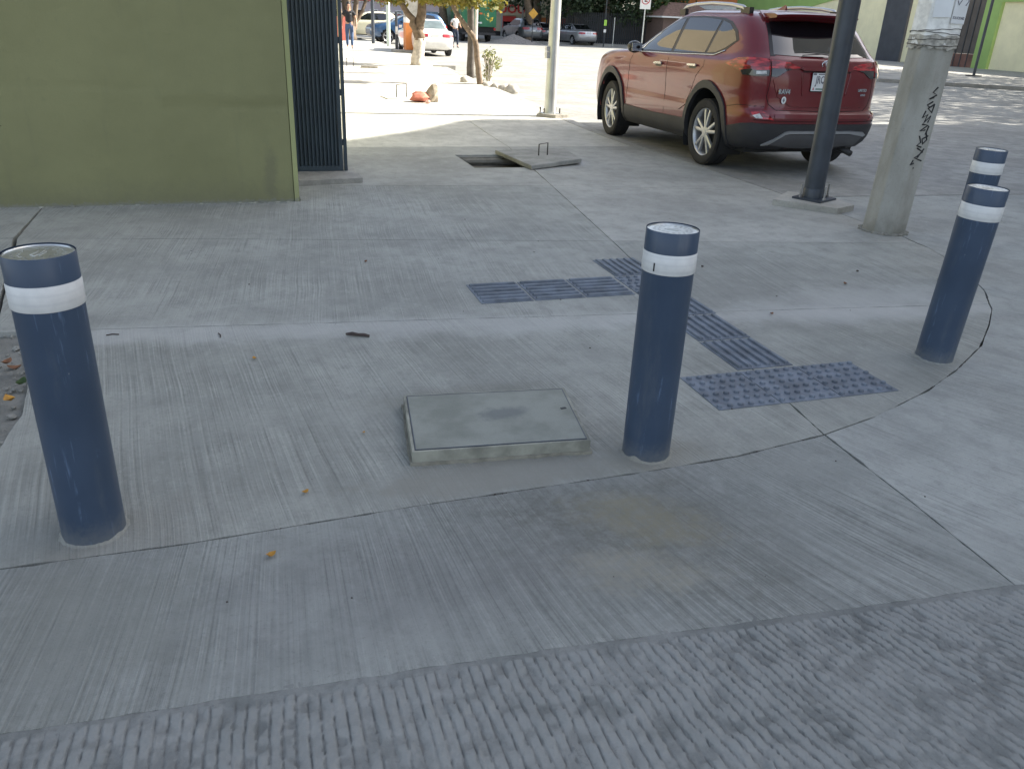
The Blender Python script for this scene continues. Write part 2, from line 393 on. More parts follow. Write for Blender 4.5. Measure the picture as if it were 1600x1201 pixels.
# third row
slab('slab', [(-1.58,Bln(-1.58)),(1,Bln(1)),(2.68,Bln(2.68)),(2.99,Cln(2.99)),(1.0,Cln(1.0)),(.44,Cln(.44)),(.44,7.46),(-1.60,7.5)], M_WALK2, walk)
slab('slab', [(2.68,Bln(2.68)),(5.21,5.25),(5.28,5.54),(5.30,6.2),(5.30,7.36),(4.5,7.62),(2.99,Cln(2.99))], M_WALK3, walk)
slab('slab', [(-6,7.5),(-6,Bln(-1.6)),(-1.6,Bln(-1.6)),(-1.6,7.5)], M_WALK2, walk)
slab('slab', [(-6,Bln(-1.3)),(-6,4.6),(-1.30,4.5),(-1.6,Bln(-1.58))], M_WALK2, walk)
slab('slab', [(-3.5,2.31),(-.95,2.32),(-.98,2.9),(-1.1,2.95),(-3.5,3.0)], M_FRONT, walk, gap=.0035, jstep=.03, jamp=.005)
# hatch row (both slabs carry a notch for the open pit)
HX0, HX1, HY0, HY1 = 2.46, 3.30, 9.02, 9.94
slab('slab', [(.44,8.8),(.44,Cln(.44)),(1.0,Cln(1.0)),(2.99,Cln(2.99)),(3.13,HY0),(HX0,HY0),(HX0,HY1),(3.25,HY1),(3.35,10.6),(.9,10.6),(.9,8.8)], M_WALK3, walk, gap=.003)
slab('slab', [(2.99,Cln(2.99)),(4.5,7.62),(5.30,7.36),(5.30,9),(5.29,10.6),(3.35,10.6),(3.26,HY1),(HX1,HY1),(HX1,HY0),(3.14,HY0)], M_WALK3, walk, gap=.003)
ys_ = [10.6, 12.95, 15.4, 17.9, 20.4, 23, 25.6, 28.2, 31, 34, 37, 40, 44, 50]
M_FAR = concrete('sunny weathered concrete', (.52,.51,.46), angle=R(90), amp=.25, curve=.4)
for a, b in zip(ys_[:-1], ys_[1:]):
    xm = 3.35+ (a-10.6)*.05
    slab('slab', [(-.6,a),(xm,a),(xm+.1,b),(-.6,b)], M_FAR, walk, step=0, jamp=.003, jstep=.3)
    slab('slab', [(xm,a),(KX(a)-.16,a),(KX(b)-.16,b),(xm+.1,b)], M_FAR, walk, step=0, jamp=.003, jstep=.3)
# kerb stones along the parked cars
kerb = root('kerb')
yk = 10.6
while yk < 49.5:
    L_ = 2.2
    b = min(yk+L_, 50)
    slab('kerb_stone', [(KX(yk)-.155,yk),(KX(yk),yk),(KX(b),b),(KX(b)-.155,b)], M_KERBB, kerb, gap=.004, step=0, dz=.0, thick=.13, jamp=.003, jstep=.2)
    yk = b
# street apron, between the crack and the stamped band
street = root('street')
slab('slab', [(-3.5,1.66),(-.65,1.645),(.57,1.585),(1.32,1.53),(2.18,1.47),(2.215,1.97),(2.235,2.488)]+[p for p in ARC if p[0] < 2.2][::-1], M_APRON, street, gap=.0035, jstep=.03, jamp=.0045, step=0, zf=flat, thick=.09)
slab('slab', [(2.18,1.47),(9,.98),(9,6.9),(5.31,7.1),(5.30,6.2),(5.28,5.54)]+[p for p in ARC if 2.235 < p[0] < 5.25][::-1]+[(2.235,2.488),(2.215,1.97)], M_APRON2, street, gap=.0035, jstep=.03, jamp=.0045, step=0, zf=flat, thick=.09)
slab('slab', [(9,.98),(20,.2),(20,6.5),(9,6.9)], M_APRON2, street, step=0, zf=flat)
kerbline = [(KX(y)+.004, y) for y in (9,13,18.4,26,34,42,50)]
rp = [(5.31,7.12),(9,6.92),(20,6.52),(120,2.9),(120,180),(8.5,180)]+kerbline[::-1]
rd = slab('road', rp, M_ROAD, None, gap=.004, step=0, zf=flat, thick=.1, jamp=0); tag(rd, kind='structure')
rd2 = slab('road', [(-60,-40),(120,-40),(120,2.8),(20,.1),(9,-.4),(9,-1.0),(-60,-1.0)], M_ROAD, None, gap=.004, step=0, zf=flat, thick=.1, jamp=0); tag(rd2, kind='structure')
# stamped rough band, real relief
def stamped():
    x0, x1, y1, y0 = -3.2, 5.2, 0, -1.0
    nx, ny = 1900, 190
    xs = np.linspace(x0, x1, nx); top = np.interp(xs, [-3.5,-.65,.57,1.32,2.2,9], [1.652,1.637,1.577,1.522,1.457,.97])+.03
    tt = np.linspace(0, 1, ny)[:,None]; bot = -.2+0*xs
    Y = top[None,:]*(1-tt)+bot[None,:]*tt; Xg = np.repeat(xs[None,:], ny, 0)
    def vn(fx, fy, sd):   # smooth value noise
        r = np.random.default_rng(sd).random((256,256)); X = Xg*fx+50.3; Yy = Y*fy+30.7
        xi = np.floor(X).astype(int); yi = np.floor(Yy).astype(int); u = X-xi; v = Yy-yi; u = u*u*(3-2*u); v = v*v*(3-2*v)
        g_ = lambda a, b: r[a%256, b%256]
        return (g_(xi,yi)*(1-u)+g_(xi+1,yi)*u)*(1-v)+(g_(xi,yi+1)*(1-u)+g_(xi+1,yi+1)*u)*v
    sl = .30*np.clip((Xg-.2)/1.4, -.15, 1.6)
    ph = (Xg + sl*(Y-1.5))/.0295 + (vn(7,9,1)-.5)*.35 + (vn(2.2,3,2)-.5)*.6
    fr = ph-np.floor(ph); lane = np.floor(ph).astype(int)
    wob = .74+.22*vn(34,62,3)
    sm_ = lambda a, b, t: (lambda q: q*q*(3-2*q))(np.clip((t-a)/(b-a), 0, 1)); saw = sm_(0,.10,fr)*(1-sm_(0,.09,fr-wob))*(.72+.28*fr)
    lr = np.random.default_rng(5).random(4096)[(lane*7)%4096]
    Yo = Y+lr*.3
    lump = vn(28,34,4); lump2 = vn(60,75,6); lump3 = vn(110,130,11)
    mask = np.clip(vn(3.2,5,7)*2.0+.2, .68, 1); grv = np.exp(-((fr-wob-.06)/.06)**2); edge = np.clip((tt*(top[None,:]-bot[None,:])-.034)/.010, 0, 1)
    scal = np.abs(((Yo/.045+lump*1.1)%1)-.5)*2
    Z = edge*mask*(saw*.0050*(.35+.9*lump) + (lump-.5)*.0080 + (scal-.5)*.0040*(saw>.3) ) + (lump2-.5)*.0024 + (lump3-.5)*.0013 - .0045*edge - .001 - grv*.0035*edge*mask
    wear_shade = np.clip(edge*mask*(saw*.75*(.5+.6*lump)+(lump-.5)*.55)+.32+(lump2-.5)*.35 - .55*grv*edge*mask*(.4+.8*lump), 0, 1)  # rib-top wear, minus a groove term that paints shade between the ribs
    co = np.stack([Xg, Y, Z], -1).reshape(-1,3)
    idx = np.arange(nx*ny).reshape(ny,nx); q = np.stack([idx[1:,:-1], idx[1:,1:], idx[:-1,1:], idx[:-1,:-1]], -1).reshape(-1,4)
    me = bpy.data.meshes.new('stamped_band'); me.vertices.add(len(co)); me.vertices.foreach_set('co', co.ravel())
    me.loops.add(q.size); me.loops.foreach_set('vertex_index', q.ravel()); me.polygons.add(len(q)); me.polygons.foreach_set('loop_start', np.arange(0,q.size,4)); me.polygons.foreach_set('loop_total', np.full(len(q),4))
    me.update(); at = me.attributes.new('wear_shade', 'FLOAT', 'POINT'); at.data.foreach_set('value', wear_shade.ravel().astype(np.float32)); me.polygons.foreach_set('use_smooth', [True]*len(me.polygons)); me.materials.append(M_STAMP)
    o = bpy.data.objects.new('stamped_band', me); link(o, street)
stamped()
slab('slab', [(-60,-1.0),(9,-1.0),(9,-.4),(5.2,-.21),(-3.2,-.21),(-3.2,1.2),(-3.5,1.64),(-60,1.64)], M_ROAD, street, step=0, zf=flat, jamp=0)

# broken earth patch with rubble left of the nearest bollard
tag(mesh('earth_patch', [(-5,2.9,-.03),(-.9,2.9,-.03),(-1.05,4.8,-.03),(-5,4.8,-.03)], [(0,1,2,3)], concrete('broken concrete', (.24,.235,.21), amp=0, dirt=1.3, bscale=2.)), kind='structure')
rb = MB()
def rockpts(cx, cy, cz, r, seed, sq=(1,1,.7)):
    rr = random.Random(seed); bm = bmesh.new(); bmesh.ops.create_icosphere(bm, subdivisions=2, radius=1)
    off = Vector((rr.random()*50, rr.random()*50, 0)); vs_ = []
    for v in bm.verts:
        k = 1+.45*mnoise.noise(v.co*1.3+off)+.2*mnoise.noise(v.co*3+off); c = v.co*k
        vs_.append((cx+c.x*r*sq[0], cy+c.y*r*sq[1], cz+c.z*r*sq[2]))
    fs_ = [tuple(v.index for v in f.verts) for f in bm.faces]; bm.free(); return vs_, fs_
for i in range(420):
    x = random.uniform(-1.9, -.93); y = random.uniform(2.95, 4.6)
    if x > -.96-.10*max(0,(y-3.2)): x -= .12
    r = random.choice((.004,.006,.008,.011,.018)); rb.add(*rockpts(x, y, -.02, r, i))
tag(rb.build('rubble', simple('rubble stone', (.24,.235,.21), .9, var=.25, vscale=6)), kind='stuff')

# ---------------------------------------------------------------- bollards
def bollard(loc, label, captint=None, seed=0, z_extra=.9):
    t = empty('bollard', label, 'bollard', loc, seed*1.3, 'navy bollards round the corner')
    MB().lathe([(.093,-.05),(.093,z_extra-.145),(.0945,z_extra-.14),(.0945,z_extra-.002),(.093,z_extra)], 56, cap=False).build('post', M_BOLL, t, True, 40)
    MB().lathe([(.0955,z_extra-.150),(.0963,z_extra-.149),(.0963,z_extra-.078),(.0955,z_extra-.077)], 56, cap=False).build('reflective_band', M_TAPE, t, True, 40)
    rr = random.Random(seed)
    cap = MB().lathe([(.0905,z_extra-.012),(.0905,z_extra-.004),(.086,z_extra-.003),(.084,z_extra-.006),(.0,z_extra-.006)], 56, cap=False).build('cap', M_CAPG, t, True, 30)
    em = MB()
    for ring, n in ((.066,22),(.05,15)):
        for i in range(n):
            a = 2*math.pi*i/n; em.box(-.0045,.0045,-.002,.002,0,.0010, T(ring*math.cos(a), ring*math.sin(a), z_extra-.0062, 0,0, a+rr.uniform(-.6,.6)))
            em.box(-.002,.002,-.0045,.0045,0,.0010, T(ring*math.cos(a), ring*math.sin(a), z_extra-.0062, 0,0, a+rr.uniform(-.6,.6)))
    em.box(-.03,.03,-.004,.004,0,.002,T(0,0,z_extra-.0062)); em.box(-.02,.02,.009,.014,0,.002,T(0,0,z_extra-.0062)); em.box(-.02,.02,-.014,-.009,0,.002,T(0,0,z_extra-.0062))
    em.build('embossed_lettering', M_CAPG, cap)
    # ragged mortar collar
    v = []; f = []; n = 60
    for i in range(n):
        a = 2*math.pi*i/n; w = .003+.010*abs(mnoise.noise(Vector((math.cos(a)*2, math.sin(a)*2, seed*3))))+.004*rr.random()
        h = .004+.040*max(0,mnoise.noise(Vector((math.cos(a)*1.6+5, math.sin(a)*1.6, seed*5+1))))+.003*rr.random()
        v += [((.0935)*math.cos(a),(.0935)*math.sin(a),h),((.0935+w)*math.cos(a),(.0935+w)*math.sin(a),h*.5),((.094+w*1.6)*math.cos(a),(.094+w*1.6)*math.sin(a),-.004)]
    for i in range(n):
        k = (i+1)%n
        for j in (0,1): f.append((3*i+j, 3*k+j, 3*k+j+1, 3*i+j+1)[::-1])
    mesh('mortar_collar', v, f, M_FRONT, t, True)
    return t
b1 = bollard((-.565,2.47,0), 'navy bollard at the left edge beside the broken earth, nearest the camera', seed=1, z_extra=.915)
b2 = bollard((1.42,2.53,0), 'navy bollard standing beside the rectangular cover, with a small black mark on its white band', seed=2)
b3 = bollard((3.40,3.12,0), 'navy bollard on the right near the curved crack, in front of the farthest bollard', seed=3)
b4 = bollard((4.645,4.275,0), 'farthest navy bollard, its lower part hidden behind the nearer one', seed=4)
b3.rotation_euler = (R(1.6),R(1.5),0); b4.rotation_euler = (R(.9),R(.8),0)   # both lean a little
MB().box(-.0965,-.0955,-.003,.003,.76,.79).build('black_mark', M_BLACK, b2).rotation_euler = (0,0,R(70)-2.6-R(40))

# ---------------------------------------------------------------- rectangular cover on the ramp
cv = empty('access_cover', 'low rectangular concrete box with a grey steel-edged lid left of the middle bollard', 'access cover', (0,0,0))
def quadprism(P, z0, z1, name, mat, parent, inset=0):
    pts = polyoff(P, inset) if inset else P
    return MB().prism(pts, z0, z1).build(name, mat, parent)
CP = [(.50,2.635),(1.195,2.57),(1.27,3.06),(.56,3.135)]
def frame_mesh(P, w, z0, z1, name, mat, parent):
    a = polyoff(P, .0); b = polyoff(P, w); n = 4; m = MB()
    a2 = [(p[0],p[1],z0) for p in a]; a3 = [(p[0],p[1],z1) for p in a]; b3 = [(p[0],p[1],z1) for p in b]; b2 = [(p[0],p[1],z0) for p in b]
    f = []
    for i in range(n):
        k = (i+1)%n; f += [(i,k,4+k,4+i),(4+i,4+k,8+k,8+i),(8+i,8+k,12+k,12+i)]
    return mesh(name, a2+a3+b3+b2, f, mat, parent)
M_CVC = simple('cover cement', (.27,.27,.225), .85, var=.35, vscale=9, bump=.8, bscale=50)
frame_mesh(CP, .011, -.01, .058, 'frame', M_CVC, cv)
m_, t2, b2_ = nmat('cover lid'); g2 = N(t2); p2 = g2.pos()
c2 = g2.mix(g2.ramp(g2.noise(p2, 5, 6, .6), .35,.65), (.18,.19,.16), (.25,.26,.225))
c2 = g2.mix(g2.math('MULTIPLY', spot(g2, p2, .93, 2.87, .09,.05, 0,.5,9.), .7), c2, (.11,.12,.12))
c2 = g2.mix(g2.math('MULTIPLY', g2.ramp(g2.noise(p2, 90, 4, .7), .55,.75), .35), c2, (.12,.12,.11))
t2.links.new(c2, b2_.inputs['Base Color']); b2_.inputs['Roughness'].default_value = .62; t2.links.new(g2.bump(g2.noise(p2, 120, 5, .7), .3, .003), b2_.inputs['Normal'])
lidp = polyoff(CP, .016)
MB().prism(lidp, .01, .060).build('lid', m_, cv)
frame_mesh(polyoff(CP,.0125), .0035, .02, .061, 'steel_rim', M_DKPOLE, cv)
MB().box(-.012,.012,-.006,.006,0.0605,.0622, T(1.19,2.86,0,0,0,.1)).build('keyhole', M_BLACK, cv)
foot = MB()
def fringe(P, d, h, seed):
    pts = jag([tuple(p) for p in polyoff(P, -.004)], .03, .004); out = jag([tuple(p) for p in polyoff(P, -d)], .03, .008); n = min(len(pts), len(out))
    return pts, out
pp = jag(polyoff(CP,-.018), .03, .007)
bmf = gridpoly(pp, 0, None)
slab('mortar_footing', [tuple(p) for p in polyoff(CP,-.007)], simple('footing mortar', (.23,.22,.18), .95, var=.35, vscale=14, bump=1., bscale=60), cv, gap=0, step=0, zf=lambda x,y: .013, thick=.02, jstep=.025, jamp=.007)
bmf.free()

# ---------------------------------------------------------------- tactile paving
tp = empty('tactile_paving', 'blue-grey tactile tiles with bars and dots laid in the walk behind the middle bollard', 'tactile paving')
TW, TL = .327, .388
def tile(kind, x, y, alongx=False, w=TW, l=TL):
    g = .003; m = MB(); z = H(x+w/2, y+l/2); zs = lambda yy: H(0,yy)
    def zb(m2, x0,x1,y0,y1,h,bev=.003):
        base = .0035
        v = [(x0,y0,zs(y0)+base),(x1,y0,zs(y0)+base),(x1,y1,zs(y1)+base),(x0,y1,zs(y1)+base),(x0+bev,y0+bev,zs(y0)+base+h),(x1-bev,y0+bev,zs(y0)+base+h),(x1-bev,y1-bev,zs(y1)+base+h),(x0+bev,y1-bev,zs(y1)+base+h)]
        m2.add(v, [(4,5,6,7),(0,1,5,4),(1,2,6,5),(2,3,7,6),(3,0,4,7)])
    m.add([(x+g,y+g,zs(y)-.02),(x+w-g,y+g,zs(y)-.02),(x+w-g,y+l-g,zs(y+l)-.02),(x+g,y+l-g,zs(y+l)-.02),(x+g,y+g,zs(y)+.0035),(x+w-g,y+g,zs(y)+.0035),(x+w-g,y+l-g,zs(y+l)+.0035),(x+g,y+l-g,zs(y+l)+.0035)],[(4,5,6,7),(0,1,5,4),(1,2,6,5),(2,3,7,6),(3,0,4,7)])
    if kind == 'bar':
        n = 6
        if alongx:
            for i in range(n):
                c = y+l*(i+.5)/n; zb(m, x+.016, x+w-.016, c-.013, c+.013, .0115, .0045)
        else:
            for i in range(n):
                c = x+w*(i+.5)/n; zb(m, c-.0125, c+.0125, y+.018, y+l-.018, .0115, .0045)
    else:
        nx, ny = 6, 6
        for i in range(nx):
            for j in range(ny):
                cx = x+w*(i+.35+(.3 if j%2 else 0))/nx; cy = y+l*(j+.5)/ny
                m.lathe([(.0145,.0),(.0135,.005),(.011,.0105),(.004,.012)], 10, T(cx,cy,zs(cy)+.0033))
    m.build('tile', M_TILE, tp)
for i in range(3): tile('dot', 1.91+i*.328, 2.795, l=.372)
for i in range(3): tile('bar', 2.245+(.014 if i==2 else 0)+.006*i, 3.185+i*.40)
tile('dot', 2.285, 4.40, l=.385); tile('bar', 2.30, 4.80, l=.40)
for i in range(3): tile('bar', 1.262+i*.338, 4.408, True, l=.38, w=.333)

# ---------------------------------------------------------------- green house wall and gate
def wallmat(name, col, dark):
    m, t, b = nmat(name); g = N(t); p = g.pos()
    n1 = g.noise(p, 1.1, 6, .6); n2 = g.noise(p, 14, 5, .65)
    c = g.mix(g.ramp(n1,.3,.7), tuple(x*.93 for x in col), tuple(x*1.06 for x in col))
    c = g.mix(g.math('MULTIPLY', g.ramp(n2,.6,.78), .35), c, dark)
    vo = t.nodes.new('ShaderNodeTexVoronoi'); t.links.new(p, vo.inputs['Vector']); vo.inputs['Scale'].default_value = 3.2
    c = g.mix(g.ramp(g.math('ADD', vo.outputs['Distance'], g.math('MULTIPLY', g.noise(p, 60, 3), .04)), .035,.05,.8,0.), c, tuple(x*.35 for x in col))
    s = g.sep(p)
    c = g.mix(g.math('MULTIPLY', g.ramp(g.math('ADD', s[2], g.math('MULTIPLY', n2, .3)), .1, .42, .6, 0.), .8), c, dark)
    vs2 = g.noise(g.mapping(p, scale=(7,7,.8)), 1., 5, .65)
    c = g.mix(g.math('MULTIPLY', g.ramp(vs2, .54, .70), .16), c, dark)
    c = g.mix(g.math('MULTIPLY', spot(g, g.comb(s[0], s[2]), .20, .22, .05, .22, 0, .6, 6.), .5), c, dark)
    c = g.mix(g.ramp(g.math('ADD', s[2], g.math('MULTIPLY', g.noise(p, 30, 5, .7), .10)), .055, .085, .7, 0.), c, (.22,.22,.19))
    t.links.new(c, b.inputs['Base Color']); b.inputs['Roughness'].default_value = .8; b.inputs['Specular IOR Level'].default_value = .3
    t.links.new(g.bump(g.math('ADD', n2, g.math('MULTIPLY', g.noise(p, 90, 4), .4)), .35, .006), b.inputs['Normal'])
    return m
M_GREEN = wallmat('olive green render', (.235,.235,.118), (.16,.155,.10))
hs = empty('corner_house', 'olive green rendered wall of the corner house filling the upper left', 'house', (0,0,0))
def relief_wall():
    # front sheet with real seams and bulges, closed by side and top
    nx, nz = 260, 120; x0, x1, z0, z1 = -9., .385, -.05, 3.3
    xs = np.linspace(0,1,nx)**.6*(x1-x0)+x0; zz = np.linspace(z0,z1,nz)
    v = []
    for z in zz:
        for x in xs:
            d = 0
            # horizontal seam
            zl = .925+.01*mnoise.noise(Vector((x*3,0,0))) if x < -.62 else .80+.006*mnoise.noise(Vector((x*4,5,0)))
            k = 1 if x < -.66 else min(1, max(0,(x+.25)/.2))
            d += k*.006*math.exp(-((z-zl)/.014)**2)
            # upright edge of the thicker coat, fading below the seam
            xe = -.62-.05*(z-.9)
            if z > .78: d -= .014*(.5+.5*math.tanh((x-xe)/.012)) * min(1,(z-.78)/.1)
            d += .010*mnoise.noise(Vector((x*1.7,3,z*1.7)))+.003*mnoise.noise(Vector((x*9,1,z*9)))
            v.append((x, 7.43+.025*(1+0*x)-.02+d, z))
    f = [(j*nx+i, j*nx+i+1, (j+1)*nx+i+1, (j+1)*nx+i) for j in range(nz-1) for i in range(nx-1)]
    return mesh('wall', v, f, M_GREEN, hs, True)
relief_wall()
M_GREENS = wallmat('pale green reveal', (.34,.36,.17), (.22,.21,.13))
MB().box(.390,.43,7.425,8.66,-.05,3.3).build('side_wall', M_GREENS, hs)
MB().box(-9,.386,7.57,16,-.05,3.29).build('house_body', M_GREEN, hs)
crk = MB()
for i in range(46):
    x = -1.65+i*.045
    if random.random() < .6: crk.add(*rockpts(x, 7.405, H(0,7.15)+.002, random.uniform(.006,.02), 900+i, (1.6,1,.5)))
tag(crk.build('crumbled_footing', M_CVC, hs), kind='stuff')
M_GATE = simple('slate gate paint', (.035,.055,.072), .36, var=.15, vscale=5, bump=.1, bscale=40)
gt = empty('folding_gate', 'dark blue-grey corrugated steel gate leaf beside the green wall', 'gate', (.035,.47,0))
gz = .05
x = .46
for i in range(11):
    w = .034; h = .026
    MB().add([(x,8.215,gz+.05),(x+.008,8.190,gz+.05),(x+.024,8.190,gz+.05),(x+.032,8.215,gz+.05),(x+.040,8.215,gz+.05),
              (x,8.215,2.9),(x+.008,8.190,2.9),(x+.024,8.190,2.9),(x+.032,8.215,2.9),(x+.040,8.215,2.9)],
             [(0,1,6,5),(1,2,7,6),(2,3,8,7),(3,4,9,8)]).build('rib_panel', M_GATE, gt)
    x += .0385
MB().box(.455,.885,8.222,8.24,gz+.05,2.9).build('back_sheet', M_GATE, gt)
MB().box(.45,.885,8.18,8.245,gz,gz+.05).build('bottom_rail', M_GATE, gt)
MB().box(.886,.925,8.18,8.25,gz,2.9).build('stile', M_GATE, gt)
MB().box(.938,.970,8.19,8.26,gz-.02,2.9).build('post', M_GATE, gt)
for i in range(6):
    MB().box(.926,.944,8.205,8.235,.3+i*.48,.36+i*.48).build('hinge', M_GATE, gt)
sl = slab('gate_sill', [(.435,8.12),(1.10,8.25),(1.08,8.78),(.435,8.78)], M_PLAIN, None, gap=.0, step=0, zf=lambda x,y: gz-.002, thick=.06, jstep=.04, jamp=.006)
tag(sl, 'rough concrete sill under the corrugated gate', 'sill')

# ---------------------------------------------------------------- open manhole with shifted concrete lid
pit = empty('manhole', 'open square pit in the walk, half covered by its shifted concrete lid', 'manhole', (0,0,0))
zt = -.004
pw = MB(); A_ = (HX0+.001,HX1-.001,HY0+.001,HY1-.001)
for (xa,xb,ya,yb) in ((A_[0],A_[0]+.04,A_[2],A_[3]),(A_[1]-.04,A_[1],A_[2],A_[3]),(A_[0]+.04,A_[1]-.04,A_[2],A_[2]+.04),(A_[0]+.04,A_[1]-.04,A_[3]-.04,A_[3])):
    pw.box(xa,xb,ya,yb,-.5,zt-.02)
M_PIT = simple('pit wall', (.24,.225,.19), .9, var=.4, vscale=8, bump=.8)
pw.build('pit_wall', M_PIT, pit)
MB().box(A_[0],A_[1],A_[2],A_[3],-.30,-.24).build('pit_floor', M_PIT, pit)
MB().box(A_[0]+.05,A_[1]-.05,HY1-.10,HY1-.055,-.08,-.04).build('ledge', M_PIT, pit)
lid = empty('manhole_cover', 'thick square concrete lid with a wire handle, slid off the open pit', 'manhole cover', (3.44,9.45,0))
th = .045
top = [(-.40,.42),(.40,.47),(.36,-.33),(-.33,-.57)]
top = [(2.99-3.44,10.0-9.45),(3.90-3.44,9.97-9.45),(3.81-3.44,9.16-9.45),(3.07-3.44,8.84-9.45)]
zlid = lambda x, y: H(0,9)+.006+th+.018*(x+.4)/.8
lb = MB(); n = 4; pj = jag(top, .05, .006)
lb.add([(p[0],p[1],zlid(*p)-th) for p in pj]+[(p[0],p[1],zlid(*p)-.006) for p in pj]+[(p[0]*.985,p[1]*.985,zlid(*p)) for p in pj],
       [tuple(range(len(pj)))[::-1], tuple(range(2*len(pj),3*len(pj)))]+[(i,(i+1)%len(pj),len(pj)+(i+1)%len(pj),len(pj)+i) for i in range(len(pj))]+[(len(pj)+i,len(pj)+(i+1)%len(pj),2*len(pj)+(i+1)%len(pj),2*len(pj)+i) for i in range(len(pj))])
lb.build('slab_body', concrete('lid concrete', (.29,.287,.262), amp=.05, dirt=.9), lid)
def uhandle(parent, x, y, z, w, h, r=.008, dx=1, dy=.2):
    return MB().tube([(x-w/2*dx,y-w/2*dy,z-.02),(x-w/2*dx,y-w/2*dy,z+h),(x+w/2*dx,y+w/2*dy,z+h*1.1),(x+w/2*dx,y+w/2*dy,z-.02)], r, 6).build('handle', M_REBAR, parent)
uhandle(lid, -.0, .04, zlid(0,0), .12, .13)

# ---------------------------------------------------------------- poles
dp = empty('signal_pole', 'dark charcoal steel pole bolted on a low concrete pad in front of the red SUV', 'pole', (5.275,6.74,0))
z0 = 0.
pad = slab('concrete_pad', [(-.42,.04),(-.02,-.42),(.26,-.30),(.30,.08),(.0,.40)], concrete('pad concrete', (.40,.385,.34), amp=.0), dp, gap=0, step=0, zf=lambda x,y: z0+.055, thick=.09, jstep=.05, jamp=.006)
MB().box(-.16,.16,-.15,.15,z0+.056,z0+.075,T(.02,.0,0,0,0,.45)).build('base_plate', M_DKPOLE, dp)
MB().tube([(.0,.0,z0+.07),(.0,.0,2.5),(.0,0,7)], [.096,.094,.085], 28).build('pole', M_DKPOLE, dp, True, 40)
MB().lathe([(.100,z0+.07),(.100,z0+.16),(.0965,z0+.165)], 28, cap=False).build('sleeve', M_DKPOLE, dp, True, 40)
for (bx,by) in ((-.13,.02),(.02,-.145),(.17,.0),(.02,.15)):
    bo = MB().lathe([(.009,z0+.07),(.009,z0+.20)], 10, T(bx,by,0)).build('bolt', M_STEEL, dp, True, 40)
    MB().lathe([(.017,z0+.076),(.017,z0+.092)], 6, T(bx,by,0)).build('nut', M_STEEL, bo)

wp = empty('lamp_pole', 'pale galvanised steel pole on a small concrete pad beside the front of the SUV', 'pole', (5.03,13.65,-.045))
slab('concrete_pad', [(-.26,-.06),(.02,-.24),(.30,-.14),(.27,.16),(-.06,.22)], concrete('pad concrete old', (.30,.28,.24), amp=.0, dirt=1.2), wp, gap=0, step=0, zf=lambda x,y: .145, thick=.1, jstep=.04, jamp=.009)
MB().box(-.17,.17,-.13,.13,.146,.158).build('base_plate', M_GALV, wp)
MB().tube([(0,0,.15),(.0,0,1.6),(.01,0,7)], [.10,.088,.05], 12).build('pole', M_GALV, wp, True, 40)
for (bx,by) in ((-.14,-.1),(.14,-.1),(.14,.1),(-.14,.1)):
    MB().lathe([(.012,.15),(.012,.24)], 8, T(bx,by,0)).build('bolt', M_REBAR, wp)
MB().box(-.13,-.085,-.06,.05,1.02,1.12).box(-.135,-.08,-.05,.03,1.13,1.20).build('clamp', M_GALV, wp)

cp = empty('concrete_pole', 'grey octagonal concrete utility pole with torn paper posters and a black graffiti tag', 'utility pole', (5.24,5.68,0))
M_CPOLE, tc, bc = nmat('old pole concrete'); gc = N(tc); pc = gc.pos()
cc = gc.mix(gc.ramp(gc.noise(gc.mapping(pc, scale=(1,1,.35)), 5, 6, .6),.3,.7), (.26,.25,.21), (.38,.37,.33))
cc = gc.mix(gc.math('MULTIPLY', gc.ramp(gc.noise(pc, 60, 5,.7),.55,.75),.4), cc, (.15,.15,.13))
szc = gc.sep(pc)[2]; cc = gc.mix(gc.math('MULTIPLY', gc.ramp(gc.math('ADD', szc, gc.math('MULTIPLY', gc.noise(pc, 12,5),.25)),.12,.28,.7,0.),.7), cc, (.13,.125,.10))
tc.links.new(cc, bc.inputs['Base Color']); bc.inputs['Roughness'].default_value = .9; tc.links.new(gc.bump(gc.noise(pc, 50, 5, .7), .5, .006), bc.inputs['Normal'])
def octp(r, ang=R(25.5)): return [(r*math.cos(ang+i*math.pi/4), r*math.sin(ang+i*math.pi/4)) for i in range(8)]
LEAN = .04
def oct_level(z): 
    r = .186-.004*z; return [(x+LEAN*z, y, z) for x, y in octp(r)]
cm = MB(); zsl = [-.05]+[.05+i*.35 for i in range(8)]+[5, 9]
for z in zsl:
    cm.v += [tuple(p) for p in oct_level(z)]
for j in range(len(zsl)-1):
    for i in range(8):
        k = (i+1)%8; cm.f.append((j*8+i, j*8+k, (j+1)*8+k, (j+1)*8+i))
shaft = cm.build('shaft', M_CPOLE, cp)
bv = shaft.modifiers.new('bevel', 'BEVEL'); bv.width = .010; bv.segments = 2; bv.limit_method = 'ANGLE'; bv.angle_limit = R(20)
col_ = MB()
for i in range(40):
    a = 2*math.pi*i/40+random.random()*.1; col_.add(*rockpts(.178*math.cos(a), .178*math.sin(a), H(0,5.6)+.005, random.uniform(.010,.026), 300+i, (1.2,1.2,.7)))
col_.build('broken_collar', M_CPOLE, cp)
